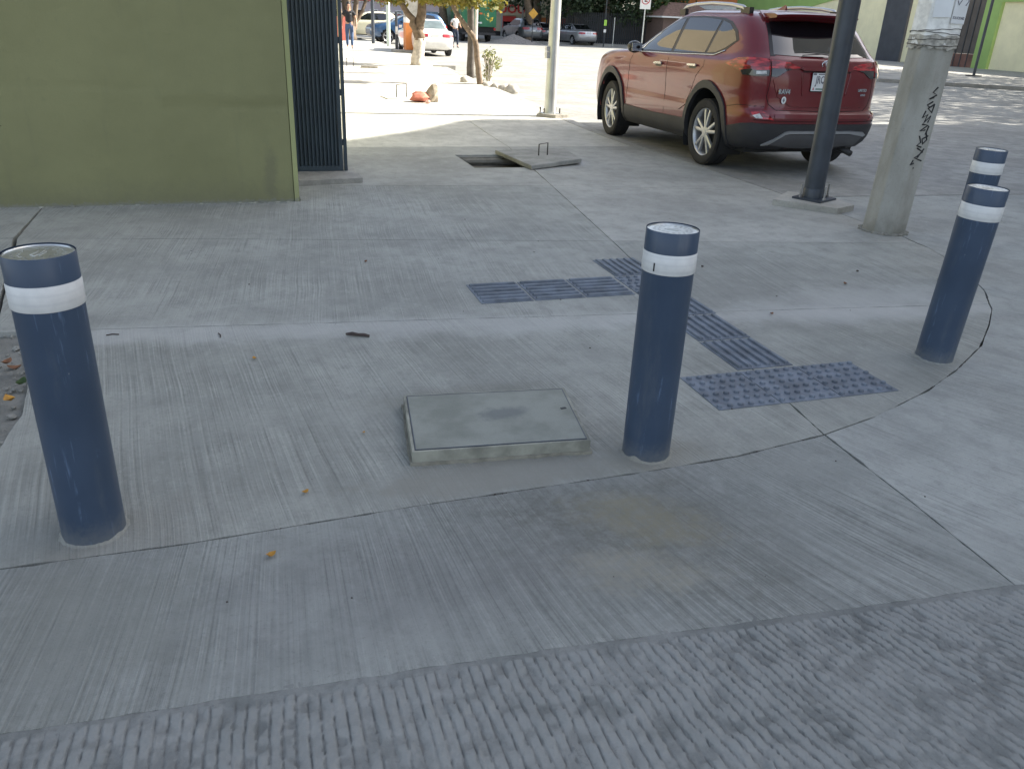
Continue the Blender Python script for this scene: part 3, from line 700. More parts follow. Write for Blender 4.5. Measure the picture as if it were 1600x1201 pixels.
# paper wrap: rings of the octagon pushed outwards, ragged hem
def wrap(z0_, z1_, off, mat, name, rag, i0=0, i1=8, nz=5, seed=0, parent=cp):
    v = []; f = []; per = 8; pts = []
    for i in range(i0, i1):
        for k in range(per): pts.append(i+k/per)
    pts.append(i1)
    for j in range(nz):
        for q in pts:
            a = int(q)%8; b = (a+1)%8; u = q-int(q)
            zz = z0_+(z1_-z0_)*j/(nz-1)
            if j == 0: zz += rag*(mnoise.noise(Vector((q*2.3,seed,0)))+.6*mnoise.noise(Vector((q*9,seed,4))))
            if j == nz-1: zz += rag*.7*mnoise.noise(Vector((q*2.1,seed,9)))
            P = oct_level(zz); p = Vector(P[a]).lerp(Vector(P[b]), u); c = Vector((LEAN*zz,0,zz)); d = (p-c); d.z = 0; d.normalize()
            p += d*(off+.006*(mnoise.noise(Vector((q*2,zz*7,seed)))+.5)); v.append(p)
    n = len(pts)
    for j in range(nz-1):
        for i in range(n-1): f.append((j*n+i, j*n+i+1, (j+1)*n+i+1, (j+1)*n+i))
    return mesh(name, v, f, mat, parent, True)
M_PAPER = simple('weathered paper', (.80,.79,.74), .8, var=.2, vscale=16, bump=.6, bscale=30)
M_PAPER2 = simple('newer paper', (.72,.73,.72), .7, var=.05, vscale=6, bump=.3, bscale=20)
M_GUNK = simple('stained glue paper', (.38,.36,.31), .85, var=.5, vscale=22, bump=1., bscale=40)
M_INK = simple('grey ink', (.16,.16,.18), .8, var=0)
wrap(1.50, 2.6, .008, M_PAPER, 'paper_wrap', .035, seed=1, nz=14)
wrap(1.47, 1.565, .012, M_GUNK, 'torn_paper_hem', .03, seed=5, nz=5)
for zz, dz_, s in ((1.50,.025,1),(1.575,-.03,2),(1.60,.03,3),(2.05,.01,4),(1.535,-.02,6)):
    pth = []
    for q in range(33):
        a = q/4; P = oct_level(zz); i = int(a)%8; p = Vector(P[i]).lerp(Vector(P[(i+1)%8]), a-int(a)); c = Vector((LEAN*zz,0,zz)); d = (p-c).normalized()
        pth.append(p+d*.018+Vector((0,0,dz_*.5*math.sin(2*math.pi*q/32*1+s)+.003*math.sin(q*1.9+s))))
    MB().tube(pth, .0025, 5).build('tie_wire', M_REBAR, cp)
# facet-local frames, for flat print on the faces towards the camera
def facet(i, z):
    P = oct_level(z); a = Vector(P[i]); b = Vector(P[(i+1)%8]); c = (a+b)/2; ex = (b-a).normalized(); P2 = oct_level(z+.1); up = ((Vector(P2[i])+Vector(P2[(i+1)%8]))/2-c).normalized(); nrm = ex.cross(up).normalized()
    up = nrm.cross(ex); return c, ex, up, nrm, (b-a).length
def facetM(i, z, off):
    c, ex, up, nr, w = facet(i, z); m = Matrix.Identity(4)
    for k in range(3): m[k][0] = ex[k]; m[k][1] = up[k]; m[k][2] = nr[k]; m[k][3] = c[k]+nr[k]*off
    return m, w
camdir = Vector((-5.19,-5.62,0)).normalized()
best = sorted(range(8), key=lambda i: -facet(i,1)[3].dot(camdir))
FA = best[0]; FR = best[1] if facet(best[1],1)[1].dot(camdir) is not None and facet(best[1],1)[3].x > facet(FA,1)[3].x else best[2]
FL = [b for b in best[1:3] if b != FR][0]
def strokes(lines, i, z, off, r, mat, name, sx, sy, flatz=.25):
    Mx, w = facetM(i, z, off); mb = MB()
    for ln in lines:
        pts = [Mx@Vector((px*sx, py*sy, 0)) for px, py in ln]; mb.tube(pts, r, 5)
    return mb.build(name, mat, cp)
TAG = [[(.25,4.6),(-.1,4.3),(.3,4.15),(-.3,3.9),(.1,4.0)],[(.1,3.75),(-.35,3.55),(-.05,3.4)],[(.3,3.6),(.2,3.1),(-.2,3.35),(.3,3.6)],[(-.35,3.2),(-.5,2.8),(-.1,3.0),(-.3,2.5),(.2,2.9),(.05,2.5)],[(-.4,2.4),(.15,2.35),(-.45,2.0),(.0,2.05)],[(.25,2.3),(.1,1.8),(.4,1.7),(-.1,1.5),(.05,1.2),(.35,1.45),(.15,1.9)],[(-.4,1.7),(-.15,1.3),(-.45,1.1),(.0,1.0)],[(-.35,.95),(.25,.7),(-.4,.35),(.3,.15)],[(.3,.9),(-.15,.35)],[(-.45,.2),(-.6,-.1),(-.35,0)],[(-.3,-.28),(-.27,-.31)]]
strokes(TAG, FR, .60, -.0005, .0075, M_BLACK, 'graffiti_tag', .115, .128)
# sheets of print on the wrap
def sheet(i, z, x0, x1, h, mat, off=.017, rot=0):
    Mx, w = facetM(i, z, off); Mx = Mx@Matrix.Rotation(rot,4,'Z'); mb = MB(); mb.box(x0, x1, -h/2, h/2, 0, .0012, Mx); return mb.build('poster', mat, cp), Mx
ps, Mx = sheet(FA, 1.84, -.06, .068, .30, M_PAPER2, .020, .03)
for k in range(7):
    wd = random.uniform(.03,.08); MB().box(-.055+random.random()*.02, -.045+wd, .125-k*.024, .128-k*.024, .0012, .0018, Mx).build('print_line', M_INK, ps)
ps2, Mx2 = sheet(FR, 1.78, -.068, .068, .26, M_PAPER2, .020, -.03)
MB().tube([Mx2@Vector((-.05,.06,.002)),Mx2@Vector((-.02,.09,.002)),Mx2@Vector((.0,.05,.002)),Mx2@Vector((-.03,.0,.002)),Mx2@Vector((-.05,.03,.002))], .004, 5).build('print_sketch', M_INK, ps2)
MB().tube([Mx2@Vector((.03,.04,.002)),Mx2@Vector((.05,.08,.002)),Mx2@Vector((.06,.03,.002)),Mx2@Vector((.04,.0,.002))], .004, 5).build('print_sketch', M_INK, ps2)
text('SOLUCIONES', .026, M_INK, Mx2@T(0,-.09,.0014), ps2, xs=.75, bold=.0008)

# ---------------------------------------------------------------- vehicles
def hermite(xs, ys, x):
    x = np.asarray(x, float); xs = np.array(xs, float); ys = np.array(ys, float)
    d = np.diff(ys)/np.diff(xs); m = np.zeros(len(xs)); m[0] = d[0]; m[-1] = d[-1]
    for i in range(1, len(xs)-1):
        m[i] = 0 if d[i-1]*d[i] <= 0 else 2*d[i-1]*d[i]/(d[i-1]+d[i])
    i = np.clip(np.searchsorted(xs, x)-1, 0, len(xs)-2); h = xs[i+1]-xs[i]; t = (x-xs[i])/h
    return (2*t**3-3*t**2+1)*ys[i]+(t**3-2*t**2+t)*h*m[i]+(-2*t**3+3*t**2)*ys[i+1]+(t**3-t**2)*h*m[i+1]
class Body:
    def __init__(s, levels, yc, nx=5., ny=9.):
        s.z, s.yr, s.yf, s.w = map(list, zip(*levels)); s.yc = yc; s.nx = nx; s.ny = ny
    def outline(s, z):
        z = np.clip(z, s.z[0], s.z[-1]); return hermite(s.z, s.yr, z), hermite(s.z, s.yf, z), hermite(s.z, s.w, z)
    def P(s, a, z):
        "a: angle from the rear (-y), positive towards +x"
        a = np.asarray(a, float); z = np.asarray(z, float); yr, yf, w = s.outline(z); c = (yr+yf)/2; hl = (yf-yr)/2
        dx, dy = np.sin(a), -np.cos(a); lo = np.zeros(np.broadcast(a,z).shape); hi = lo+8.
        for _ in range(36):
            m = (lo+hi)/2; f = (np.abs(dx*m)/w)**s.nx + (np.abs(s.yc+dy*m-c)/hl)**s.ny
            lo = np.where(f < 1, m, lo); hi = np.where(f < 1, hi, m)
        m = (lo+hi)/2; return np.stack([dx*m, s.yc+dy*m, z+0*m], -1)
    def aR(s, x, z):   # from rear coordinate
        yr, yf, w = s.outline(z); c = (yr+yf)/2; hl = (yf-yr)/2
        y = c-hl*(max(0,1-(abs(x)/w)**s.nx))**(1/s.ny); return math.atan2(x, s.yc-y)
    def aF(s, x, z):
        yr, yf, w = s.outline(z); c = (yr+yf)/2; hl = (yf-yr)/2
        y = c+hl*(max(0,1-(abs(x)/w)**s.nx))**(1/s.ny); return math.atan2(x, s.yc-y) % (2*math.pi)
    def aS(s, y, z, side=-1):
        yr, yf, w = s.outline(z); c = (yr+yf)/2; hl = (yf-yr)/2
        x = w*(max(1e-6,1-(abs(y-c)/hl)**s.ny))**(1/s.nx); a = math.atan2(x, s.yc-y); return side*a
    def shell(s, name, mat, parent, wheels, rad, nz=110, slot=None):
        zm = .6; A = set()
        a0 = []
        for y in np.linspace(s.yr[0]+.3, s.yf[0]-.3, 110): a0.append(abs(s.aS(y, zm)))
        for x in np.linspace(0, .80*max(s.w), 26): a0.append(s.aR(x, zm)); a0.append(s.aF(x, zm))
        a0 = sorted(set(round(float(x),5) for x in a0 if 0 <= x <= math.pi+1e-6))
        gaps = []
        for p, q in zip(a0[:-1], a0[1:]):
            k = max(1, int((q-p)/.02)); gaps += [p+(q-p)*j/k for j in range(k)]
        a0 = gaps+[a0[-1]]
        A = np.array([-x for x in a0[::-1] if 1e-4 < x < math.pi-1e-4]+a0); n = len(A)
        t = np.linspace(0, 1, nz); zt = s.z[-1]; Z = s.z[0]+(zt-s.z[0])*(1-(1-t)**1.6)
        AA, ZZ = np.meshgrid(A, Z); V = s.P(AA, ZZ); keep = []
        def idx(j,i): return j*n+i%n
        F_l = []
        for j in range(nz-1):
            for i in range(n):
                k = (i+1)%n; c = (V[j,i]+V[j,k]+V[j+1,i]+V[j+1,k])/4
                if abs(c[0]) > .5 and any((c[1]-wy)**2+(c[2]-wz)**2 < rad**2 for wy, wz in wheels): continue
                F_l.append((idx(j,i), idx(j,k), idx(j+1,k), idx(j+1,i)))
        F_l.append(tuple(idx(nz-1,i) for i in range(n)))
        return mesh(name, V.reshape(-1,3), F_l, mat, parent, True, 50)
    def patch(s, pts, mat, parent, name, off=.004, thick=.006, step=.06, mirror=False, closed=None):
        """pts: ('r',x,z) rear / ('s',y,z) left side / ('S',y,z) right side / ('f',x,z) front, mapped onto the body"""
        def conv(p):
            k, u, z = p
            return (s.aR(u,z) if k=='r' else s.aS(u,z,-1) if k=='s' else s.aS(u,z,1) if k=='S' else s.aF(u,z), z)
        q = []
        n = len(pts)
        for i in range(n):
            a, b = pts[i], pts[(i+1)%n]
            if a[0] == b[0]:
                k = max(1, int(max(abs(a[1]-b[1]), abs(a[2]-b[2]))/.08))
                for j in range(k): q.append(conv((a[0], a[1]+(b[1]-a[1])*j/k, a[2]+(b[2]-a[2])*j/k)))
            else: q.append(conv(a))
        q = [p for i, p in enumerate(q) if abs(p[0]-q[i-1][0])+abs(p[1]-q[i-1][1]) > 1e-5]
        if mirror: q = [(-p[0], p[1]) for p in q]
        bm = gridpoly(q, step, None)
        vs_ = list(bm.verts); a = np.array([v.co.x for v in vs_]); z = np.array([v.co.y for v in vs_])
        e = 1e-3; zc = np.clip(z, s.z[0]+e, s.z[-1]-e)
        P0 = s.P(a, z); du = s.P(a+e, zc)-s.P(a-e, zc); dv = s.P(a, zc+e)-s.P(a, zc-e); nn = np.cross(du, dv); nn /= np.linalg.norm(nn,axis=1)[:,None]+1e-12
        cen = np.array([0, s.yc, .6]); fl = np.sign(((P0-cen)*nn)[:,:2].sum(1)+1e-9*0); fl[fl==0] = 1; nn *= fl[:,None]
        O = P0+nn*off; I = P0+nn*(off-thick)
        for i, v in enumerate(vs_): v.co = O[i]
        be = [ed for ed in bm.edges if ed.is_boundary]; mp = {}; ix = {v: i for i, v in enumerate(vs_)}
        for ed in be:
            for v in ed.verts:
                if v not in mp: mp[v] = bm.verts.new(I[ix[v]])
        for f_ in list(bm.faces): f_.smooth = True
        for ed in be:
            x_, y_ = ed.verts; bm.faces.new((x_, y_, mp[y_], mp[x_]))
        bmesh.ops.recalc_face_normals(bm, faces=bm.faces[:])
        me = bpy.data.meshes.new(name); bm.to_mesh(me); bm.free(); me.materials.append(mat); me.set_sharp_from_angle(angle=R(40))
        o = bpy.data.objects.new(name, me); link(o, parent); return o
    def line(s, pts, w, mat, parent, name, off=.002, mirror=False, n=4):
        "thin strip following the body"
        out = []
        for i in range(len(pts)-1):
            a, b = pts[i], pts[i+1]; k = max(2, int(max(abs(a[1]-b[1]), abs(a[2]-b[2]))/.05))
            for j in range(k+(1 if i == len(pts)-2 else 0)): out.append((a[0], a[1]+(b[1]-a[1])*j/k, a[2]+(b[2]-a[2])*j/k))
        f = {'r': lambda u,z: s.aR(u,z), 's': lambda u,z: s.aS(u,z,-1), 'S': lambda u,z: s.aS(u,z,1), 'f': lambda u,z: s.aF(u,z)}
        A = np.array([f[p[0]](p[1],p[2]) for p in out]); Zz = np.array([p[2] for p in out])
        if mirror: A = -A
        P0 = s.P(A, Zz); cen = np.array([0, s.yc, .6]); path = []
        for p in P0:
            d = p-cen; d[2] *= .2; d[1] *= .5 if abs(p[0]) > .5 else 1; d /= np.linalg.norm(d); path.append(p+d*off)
        return MB().tube(path, w, n).build(name, mat, parent, True)
def tyre_wheel(parent, x, y, z, rad, width, rimr, side, mats, spokes=10, steer=0, hi=True):
    t = bpy.data.objects.new('wheel', None); COL.objects.link(t); t.parent = parent; t.location = (x,y,z); t.rotation_euler = (0,0,steer)
    tm, rm, dm = mats; Mr = Matrix.Rotation(math.pi/2*side, 4, 'Y'); h = width/2
    prof = [(rimr,-h*.72),(rimr+.012,-h*.9),(rad-.05,-h),(rad-.018,-h*.93),(rad-.003,-h*.72)]
    if hi:
        for g in (-.38,0,.38): prof += [(rad,(g-.035)*width-.0),(rad-.008,(g-.03)*width*1),(rad-.008,(g+.03)*width),(rad,(g+.035)*width)]
    prof += [(rad-.003,h*.72),(rad-.018,h*.93),(rad-.05,h),(rimr+.012,h*.9),(rimr,h*.72)]
    MB().lathe(prof, 64 if hi else 28, Mr, cap=False).build('tyre', tm, t, True, 35)
    MB().lathe([(rimr+.002,-h*.75),(rimr-.012,-h*.6),(rimr-.02,h*.35),(rimr-.012,h*.62),(rimr+.003,h*.78),(rimr+.010,h*.80),(rimr+.012,h*.74)], 56 if hi else 24, Mr, cap=False).build('rim', rm, t, True, 40)
    MB().lathe([(rimr-.02,-h*.3),(0.001,-h*.3)], 32, Mr, cap=False).lathe([(.15,0),(.15,.02),(.001,.02)], 32, Mr, cap=False).build('brake_disc', dm, t)
    sp = MB()
    for i in range(spokes):
        a = 2*math.pi*(i//2*2)/spokes + (.13 if i%2 else -.13) if hi else 2*math.pi*i/spokes
        r0, r1 = .045, rimr-.006; a2 = a+(.09 if i%2 else -.09) if hi else a
        w0, w1 = (.019,.017) if hi else (.028,.022)
        p0 = Vector((r0*math.cos(a), r0*math.sin(a), h*.70)); p1 = Vector((r1*math.cos(a2), r1*math.sin(a2), h*.66)); d = (p1-p0).normalized(); q = Vector((-d.y,d.x,0))
        v = [p0-q*w0, p0+q*w0, p1+q*w1, p1-q*w1]; v2 = [p-Vector((0,0,.028)) for p in v]; tp_ = [p0-q*w0*.4+Vector((0,0,.006)), p0+q*w0*.4+Vector((0,0,.006)), p1+q*w1*.4+Vector((0,0,.004)), p1-q*w1*.4+Vector((0,0,.004))]
        sp.add([Mr@p for p in v+v2+tp_], [(8,9,10,11),(0,1,9,8),(1,2,10,9),(2,3,11,10),(3,0,8,11),(0,4,5,1),(1,5,6,2),(2,6,7,3),(3,7,4,0)])
    sp.lathe([(.062,h*.55),(.062,h*.70),(.05,h*.74),(.034,h*.745),(.034,h*.77),(.001,h*.775)], 24, Mr, cap=False)
    sp.build('spokes', rm, t)
    return t
def carpaint(name, col, metal=.35, rough=.32, coat=1.):
    m, t, b = nmat(name); g = N(t); p = g.obj()
    n = g.noise(p, 2.5, 5, .6); c = g.mix(g.ramp(n,.3,.7), col, tuple(x*1.15 for x in col))
    sz = g.sep(p)[2]; c = g.mix(g.math('MULTIPLY', g.ramp(g.math('ADD', sz, g.math('MULTIPLY', n, .4)), .35, .9, .5, 0.), .5), c, (.25,.2,.16))
    t.links.new(c, b.inputs['Base Color']); b.inputs['Metallic'].default_value = metal; b.inputs['Roughness'].default_value = rough
    b.inputs['Coat Weight'].default_value = coat; t.links.new(g.ramp(n,.3,.7,.02,.06), b.inputs['Coat Roughness'])
    return m
M_RED = carpaint('dark red metallic paint', (.130,.003,.008), .12, .30, .7)
M_GLASS = simple('tinted glass', (.006,.007,.009), .03, spec=.9, var=0, coat=.6)
M_GLASSC = simple('clear car glass', (.10,.13,.13), .05, spec=.9, var=.3, vscale=1.5)
M_CLAD = simple('grey plastic cladding', (.035,.035,.038), .55, var=.2, vscale=5)
M_TRIMB = simple('black trim', (.012,.012,.013), .3, var=0)
M_GAP = simple('panel gap', (.004,.004,.004), .9, var=0)
M_CHROME = simple('chrome', (.62,.64,.67), .2, metal=.85, var=0)
M_SILV = simple('silver trim', (.48,.49,.5), .35, metal=.7, var=.05)
M_TYRE = simple('tyre rubber', (.022,.022,.023), .82, var=.25, vscale=9)
M_RIM = simple('alloy rim', (.50,.51,.53), .32, metal=.6, var=.08)
M_DARKM = simple('dark brake', (.04,.04,.04), .5, metal=.4, var=.2)
M_LAMPR, tl, bl = nmat('red lamp lens'); bl.inputs['Base Color'].default_value = (.38,.01,.015,1); bl.inputs['Roughness'].default_value = .08; bl.inputs['Coat Weight'].default_value = 1
gl = N(tl); pl_ = gl.obj(); tl.links.new(gl.mix(gl.ramp(gl.noise(gl.mapping(pl_, scale=(1,1,4)), 9, 2),.4,.6), (.16,.006,.01), (.50,.03,.035)), bl.inputs['Base Color'])
M_LAMPC = simple('clear lamp lens', (.42,.42,.42), .1, var=.5, vscale=18, coat=1)
M_LAMPD = simple('smoked lamp lens', (.02,.02,.024), .06, var=.4, vscale=12, coat=1)
M_PLATE = simple('licence plate white', (.72,.73,.72), .45, var=.03)
M_UNDER = simple('underbody', (.012,.012,.012), .8, var=.2)
M_GREENP = simple('plate green print', (.05,.16,.1), .5, var=0)

suv = empty('parked_suv', 'dark red SUV parked at the kerb with its rear towards the corner', 'SUV', (6.325,8.15,0), R(1.3)); suv.scale = (1.06, 1.0, 1.075)
LV = [(.24,.42,4.22,.80),(.30,.16,4.42,.865),(.40,.055,4.53,.895),(.50,.02,4.57,.905),(.575,.0,4.58,.908),(.60,.012,4.58,.908),(.635,.075,4.58,.905),(.72,.088,4.56,.908),(.82,.09,4.50,.918),(.92,.10,4.42,.922),(.99,.115,4.28,.915),(1.04,.135,4.05,.905),(1.075,.155,3.65,.890),(1.10,.18,3.36,.872),(1.16,.235,3.16,.845),(1.28,.325,2.93,.80),(1.40,.425,2.68,.752),(1.50,.53,2.46,.708),(1.56,.62,2.31,.672),(1.595,.72,2.18,.63),(1.62,.85,2.02,.56),(1.637,1.0,1.88,.44)]
SB = Body(LV, 1.55, 5.2, 9.)
WZ = .358; WH = [(.985,WZ),(3.645,WZ)]
SB.shell('body', M_RED, suv, WH, .435)
# underbody
MB().box(-.72,.72,.35,4.2,.22,.40).box(-.6,.6,.25,4.3,.40,.62).build('underbody', M_UNDER, suv)
MB().tube([(.46,.5,.30),(.46,.2,.27),(.50,.06,.235)], .032, 10).build('exhaust_tip', M_DARKM, suv, True)
for sx in (-1,1):
    for wy in (.985,3.645):
        v = []; f = []; n = 28
        for i in range(n+1):
            a = math.pi*(-.15+1.3*i/n)
            for xx in (sx*.905, sx*.60): v.append((xx if xx else 0, wy+.436*math.cos(a), WZ+.436*math.sin(a)))
        for i in range(n): f.append((2*i,2*i+1,2*i+3,2*i+2))
        k = len(v); v.append((sx*.6, wy, WZ))
        for i in range(n): f.append((2*i+1, k, 2*i+3))
        mesh('wheel_arch_liner', v, f, M_UNDER, suv)
for side, mir in (('s',False),('s',True)):
    # arch trims
    for wy in (.985,3.645):
        ring = []; r0, r1 = .425, .487; a0_, a1_ = (-.17, 1.10) if wy > 2 else (-.14, 1.17)
        n = 22
        outer = [(side, wy+r1*math.cos(math.pi*(a0_+(a1_-a0_)*i/n)), max(.25, WZ+r1*math.sin(math.pi*(a0_+(a1_-a0_)*i/n)))) for i in range(n+1)]
        inner = [(side, wy+r0*math.cos(math.pi*(a0_+(a1_-a0_)*i/n)), max(.25, WZ+r0*math.sin(math.pi*(a0_+(a1_-a0_)*i/n)))) for i in range(n+1)]
        SB.patch(outer+inner[::-1], M_CLAD, suv, 'arch_trim', off=.022, thick=.05, mirror=mir)
    # sill cladding
    SB.patch([(side,1.44,.25),(side,3.19,.25),(side,3.14,.46),(side,2.3,.445),(side,1.44,.46)], M_CLAD, suv, 'sill_cladding', off=.016, thick=.03, mirror=mir)
    # rear corner cladding
    SB.patch([('r',-.30,.262),('r',-.62,.262),(side,.52,.262),(side,.55,.47),(side,.30,.515),('r',-.78,.53),('r',-.30,.53)], M_CLAD, suv, 'bumper_cladding', off=.012, thick=.03, mirror=mir)
    # windows
    bz = 1.105
    wins = [('front_window', [(side,2.03,bz+.005),(side,2.90,bz-.012),(side,2.78,1.20),(side,2.55,1.33),(side,2.31,1.445),(side,2.15,1.505),(side,2.03,1.52)]),
            ('rear_window', [(side,1.23,bz+.03),(side,1.96,bz+.005),(side,1.96,1.53),(side,1.55,1.535),(side,1.20,1.515)]),
            ('quarter_window', [(side,.70,1.30),(side,.85,bz+.10),(side,1.00,bz+.045),(side,1.175,bz+.032),(side,1.15,1.508),(side,.98,1.475),(side,.80,1.39)])]
    SB.patch([(side,.66,1.305),(side,.82,bz+.08),(side,1.0,bz+.02),(side,2.0,bz-.015),(side,2.99,bz-.03),(side,2.80,1.22),(side,2.56,1.355),(side,2.32,1.47),(side,2.13,1.54),(side,1.9,1.553),(side,1.55,1.555),(side,1.15,1.54),(side,.95,1.50),(side,.77,1.41)], M_TRIMB, suv, 'window_surround', off=.003, thick=.012, mirror=mir)
    for nm, pp_ in wins: SB.patch(pp_, M_GLASS, suv, nm, off=.0055, thick=.01, mirror=mir)
    SB.line([(side,.82,bz+.078),(side,1.0,bz+.015),(side,2.0,bz-.02),(side,2.98,bz-.034)], .0075, M_CHROME, suv, 'belt_moulding', off=.006, mirror=mir)
    # door gaps
    SB.line([(side,2.0,bz-.03),(side,2.0,.46)], .0035, M_GAP, suv, 'door_gap', off=-.0008, mirror=mir)
    SB.line([(side,2.98,bz-.05),(side,3.05,.95),(side,3.10,.7),(side,3.12,.47)], .0035, M_GAP, suv, 'door_gap', off=-.0008, mirror=mir)
    SB.line([(side,1.14,bz-.0),(side,1.12,.98),(side,1.26,.86),(side,1.44,.62),(side,1.46,.47)], .0035, M_GAP, suv, 'door_gap', off=-.0008, mirror=mir)
    # crease lines (raised)
    SB.patch([(side,1.42,.60),(side,2.9,.55),(side,2.6,.515),(side,1.6,.53)], M_RED, suv, 'door_crease', off=.010, thick=.02, mirror=mir)
    for hy, hz in ((2.22,.94),(1.36,.965)):
        SB.patch([(side,hy-.07,hz-.028),(side,hy+.07,hz-.028),(side,hy+.09,hz),(side,hy+.07,hz+.028),(side,hy-.07,hz+.028),(side,hy-.09,hz)], M_TRIMB, suv, 'handle_recess', off=.0015, thick=.01, mirror=mir)
        SB.patch([(side,hy-.10,hz+.0),(side,hy+.09,hz-.003),(side,hy+.10,hz+.012),(side,hy+.08,hz+.022),(side,hy-.09,hz+.026),(side,hy-.105,hz+.014)], M_CHROME, suv, 'door_handle', off=.030, thick=.016, mirror=mir)
    # tail lamps: outer (quarter) and inner (tailgate)
    SB.patch([(side,.68,1.035),(side,.50,1.085),(side,.30,1.09),('r',-.80,1.085),('r',-.665,1.075),('r',-.665,.905),('r',-.80,.895),(side,.36,.905),(side,.42,.95)], M_LAMPR, suv, 'tail_lamp', off=.012, thick=.03, step=.05, mirror=mir)
    SB.patch([(side,.40,.945),(side,.28,.955),('r',-.80,.945),('r',-.670,.95),('r',-.670,.895),('r',-.80,.885),(side,.36,.895)], M_LAMPD, suv, 'tail_lamp', off=.016, thick=.02, step=.05, mirror=mir)
    SB.patch([('r',-.78,.935),('r',-.70,.94),('r',-.70,.91),('r',-.78,.905)], M_LAMPC, suv, 'reverse_lamp', off=.019, thick=.01, step=.05, mirror=mir)
    SB.patch([('r',-.65,1.07),('r',-.45,1.045),('r',-.36,1.015),('r',-.33,.985),('r',-.40,.975),('r',-.65,.975)], M_LAMPR, suv, 'tail_lamp', off=.010, thick=.03, step=.05, mirror=mir)
    SB.patch([('r',-.65,.972),('r',-.42,.973),('r',-.50,.945),('r',-.56,.905),('r',-.60,.885),('r',-.65,.885)], M_LAMPD, suv, 'tail_lamp', off=.012, thick=.03, step=.05, mirror=mir)
    # tailgate side gap and bumper joint
    SB.line([('r',-.655,1.10),('r',-.655,.86),('r',-.67,.74),('r',-.64,.675),('r',-.56,.63)], .0038, M_GAP, suv, 'tailgate_gap', off=-.001, mirror=mir)
    SB.line([(side,.56,.64),(side,.40,.66),('r',-.82,.655),('r',-.70,.655)], .003, M_GAP, suv, 'bumper_gap', off=-.001, mirror=mir)
    # bumper reflector
    SB.patch([('r',-.80,.61),('r',-.77,.565),('r',-.66,.565),('r',-.60,.555),('r',-.66,.60),('r',-.72,.625)], M_LAMPR, suv, 'bumper_reflector', off=.006, thick=.02, step=.05, mirror=mir)
    SB.patch([('r',-.79,.585),('r',-.76,.567),('r',-.71,.57),('r',-.74,.60)], M_LAMPC, suv, 'bumper_reflector', off=.010, thick=.01, step=.05, mirror=mir)
    # side gloss black filler beside the rear glass
    SB.patch([('r',-.640,1.115),('r',-.585,1.12),('r',-.50,1.50),('r',-.545,1.50)], M_TRIMB, suv, 'glass_edge', off=.004, thick=.01, mirror=mir)
# rear glass, black lower garnish, tailgate
SB.patch([('r',-.60,1.135),('r',-.3,1.12),('r',0,1.115),('r',.3,1.12),('r',.60,1.135),('r',.545,1.36),('r',.50,1.515),('r',0,1.53),('r',-.50,1.515),('r',-.545,1.36)], M_GLASS, suv, 'rear_glass', off=.006, thick=.012, step=.05)
SB.patch([('r',-.56,.74),('r',-.40,.665),('r',0,.655),('r',.40,.665),('r',.56,.74),('r',.63,.86),('r',.55,.90),('r',.5,.94),('r',.35,.965),('r',-.35,.965),('r',-.5,.94),('r',-.55,.90),('r',-.63,.86)], M_RED, suv, 'tailgate_panel', off=.010, thick=.02, step=.05)
SB.patch([('r',-.335,.975),('r',-.30,.995),('r',0,1.0),('r',.30,.995),('r',.335,.975),('r',.30,.955),('r',-.30,.955)], M_RED, suv, 'plate_garnish', off=.034, thick=.03, step=.05)
SB.patch([('r',-.300,.95),('r',.300,.95),('r',.27,.76),('r',-.27,.76)], M_RED, suv, 'plate_recess', off=.0115, thick=.01, step=.05)
SB.line([('r',-.305,.955),('r',-.31,.92),('r',-.285,.80),('r',-.275,.755)], .008, M_RED, suv, 'recess_edge', off=.012)
SB.line([('r',.305,.955),('r',.31,.92),('r',.285,.80),('r',.275,.755)], .008, M_RED, suv, 'recess_edge', off=.012)
SB.line([('r',-.305,.945),('r',0,.948),('r',.305,.945)], .006, M_GAP, suv, 'recess_shade_strip', off=.012)  # dark strip painting the shade under the plate garnish, no real gap
SB.patch([('r',-.60,.600),('r',.60,.600),('r',.60,.575),('r',-.60,.575)], M_RED, suv, 'bumper_step', off=.012, thick=.02, step=.06)
SB.line([('r',-.56,.632),('r',0,.628),('r',.56,.632)], .004, M_GAP, suv, 'bumper_gap', off=.002)
SB.line([('r',-.78,.553),('r',0,.548),('r',.78,.553)], .003, M_GAP, suv, 'bumper_gap', off=.002)
SB.patch([('r',-.79,.53),('r',.79,.53),('r',.72,.40),('r',.55,.30),('r',-.55,.30),('r',-.72,.40)], M_CLAD, suv, 'rear_cladding', off=.013, thick=.03, step=.06)
SB.patch([('r',-.64,.335),('r',-.45,.465),('r',-.40,.475),('r',.40,.475),('r',.58,.465),('r',.63,.44),('r',.60,.425),('r',.38,.455),('r',-.38,.455),('r',-.44,.445),('r',-.58,.345)], M_SILV, suv, 'skid_trim', off=.032, thick=.02, step=.06)
SB.patch([('r',-.60,.345),('r',-.42,.445),('r',.42,.445),('r',.60,.42),('r',.55,.33),('r',-.1,.30),('r',-.3,.31)], simple('skid plate grey', (.10,.10,.105), .5, var=.1), suv, 'skid_plate', off=.022, thick=.02, step=.06)
# wiper
yw = float(SB.P(0.,1.14)[1])
MB().tube([(.14,yw-.02,1.135),(.10,yw-.035,1.15),(-.26,yw-.022,1.185)], [.012,.010,.005], 6).box(-.27,.02,-.006,.004,-.006,.006,T(-.0,yw-.022,1.165,0,R(-5.2),0)).build('rear_wiper', M_TRIMB, suv)
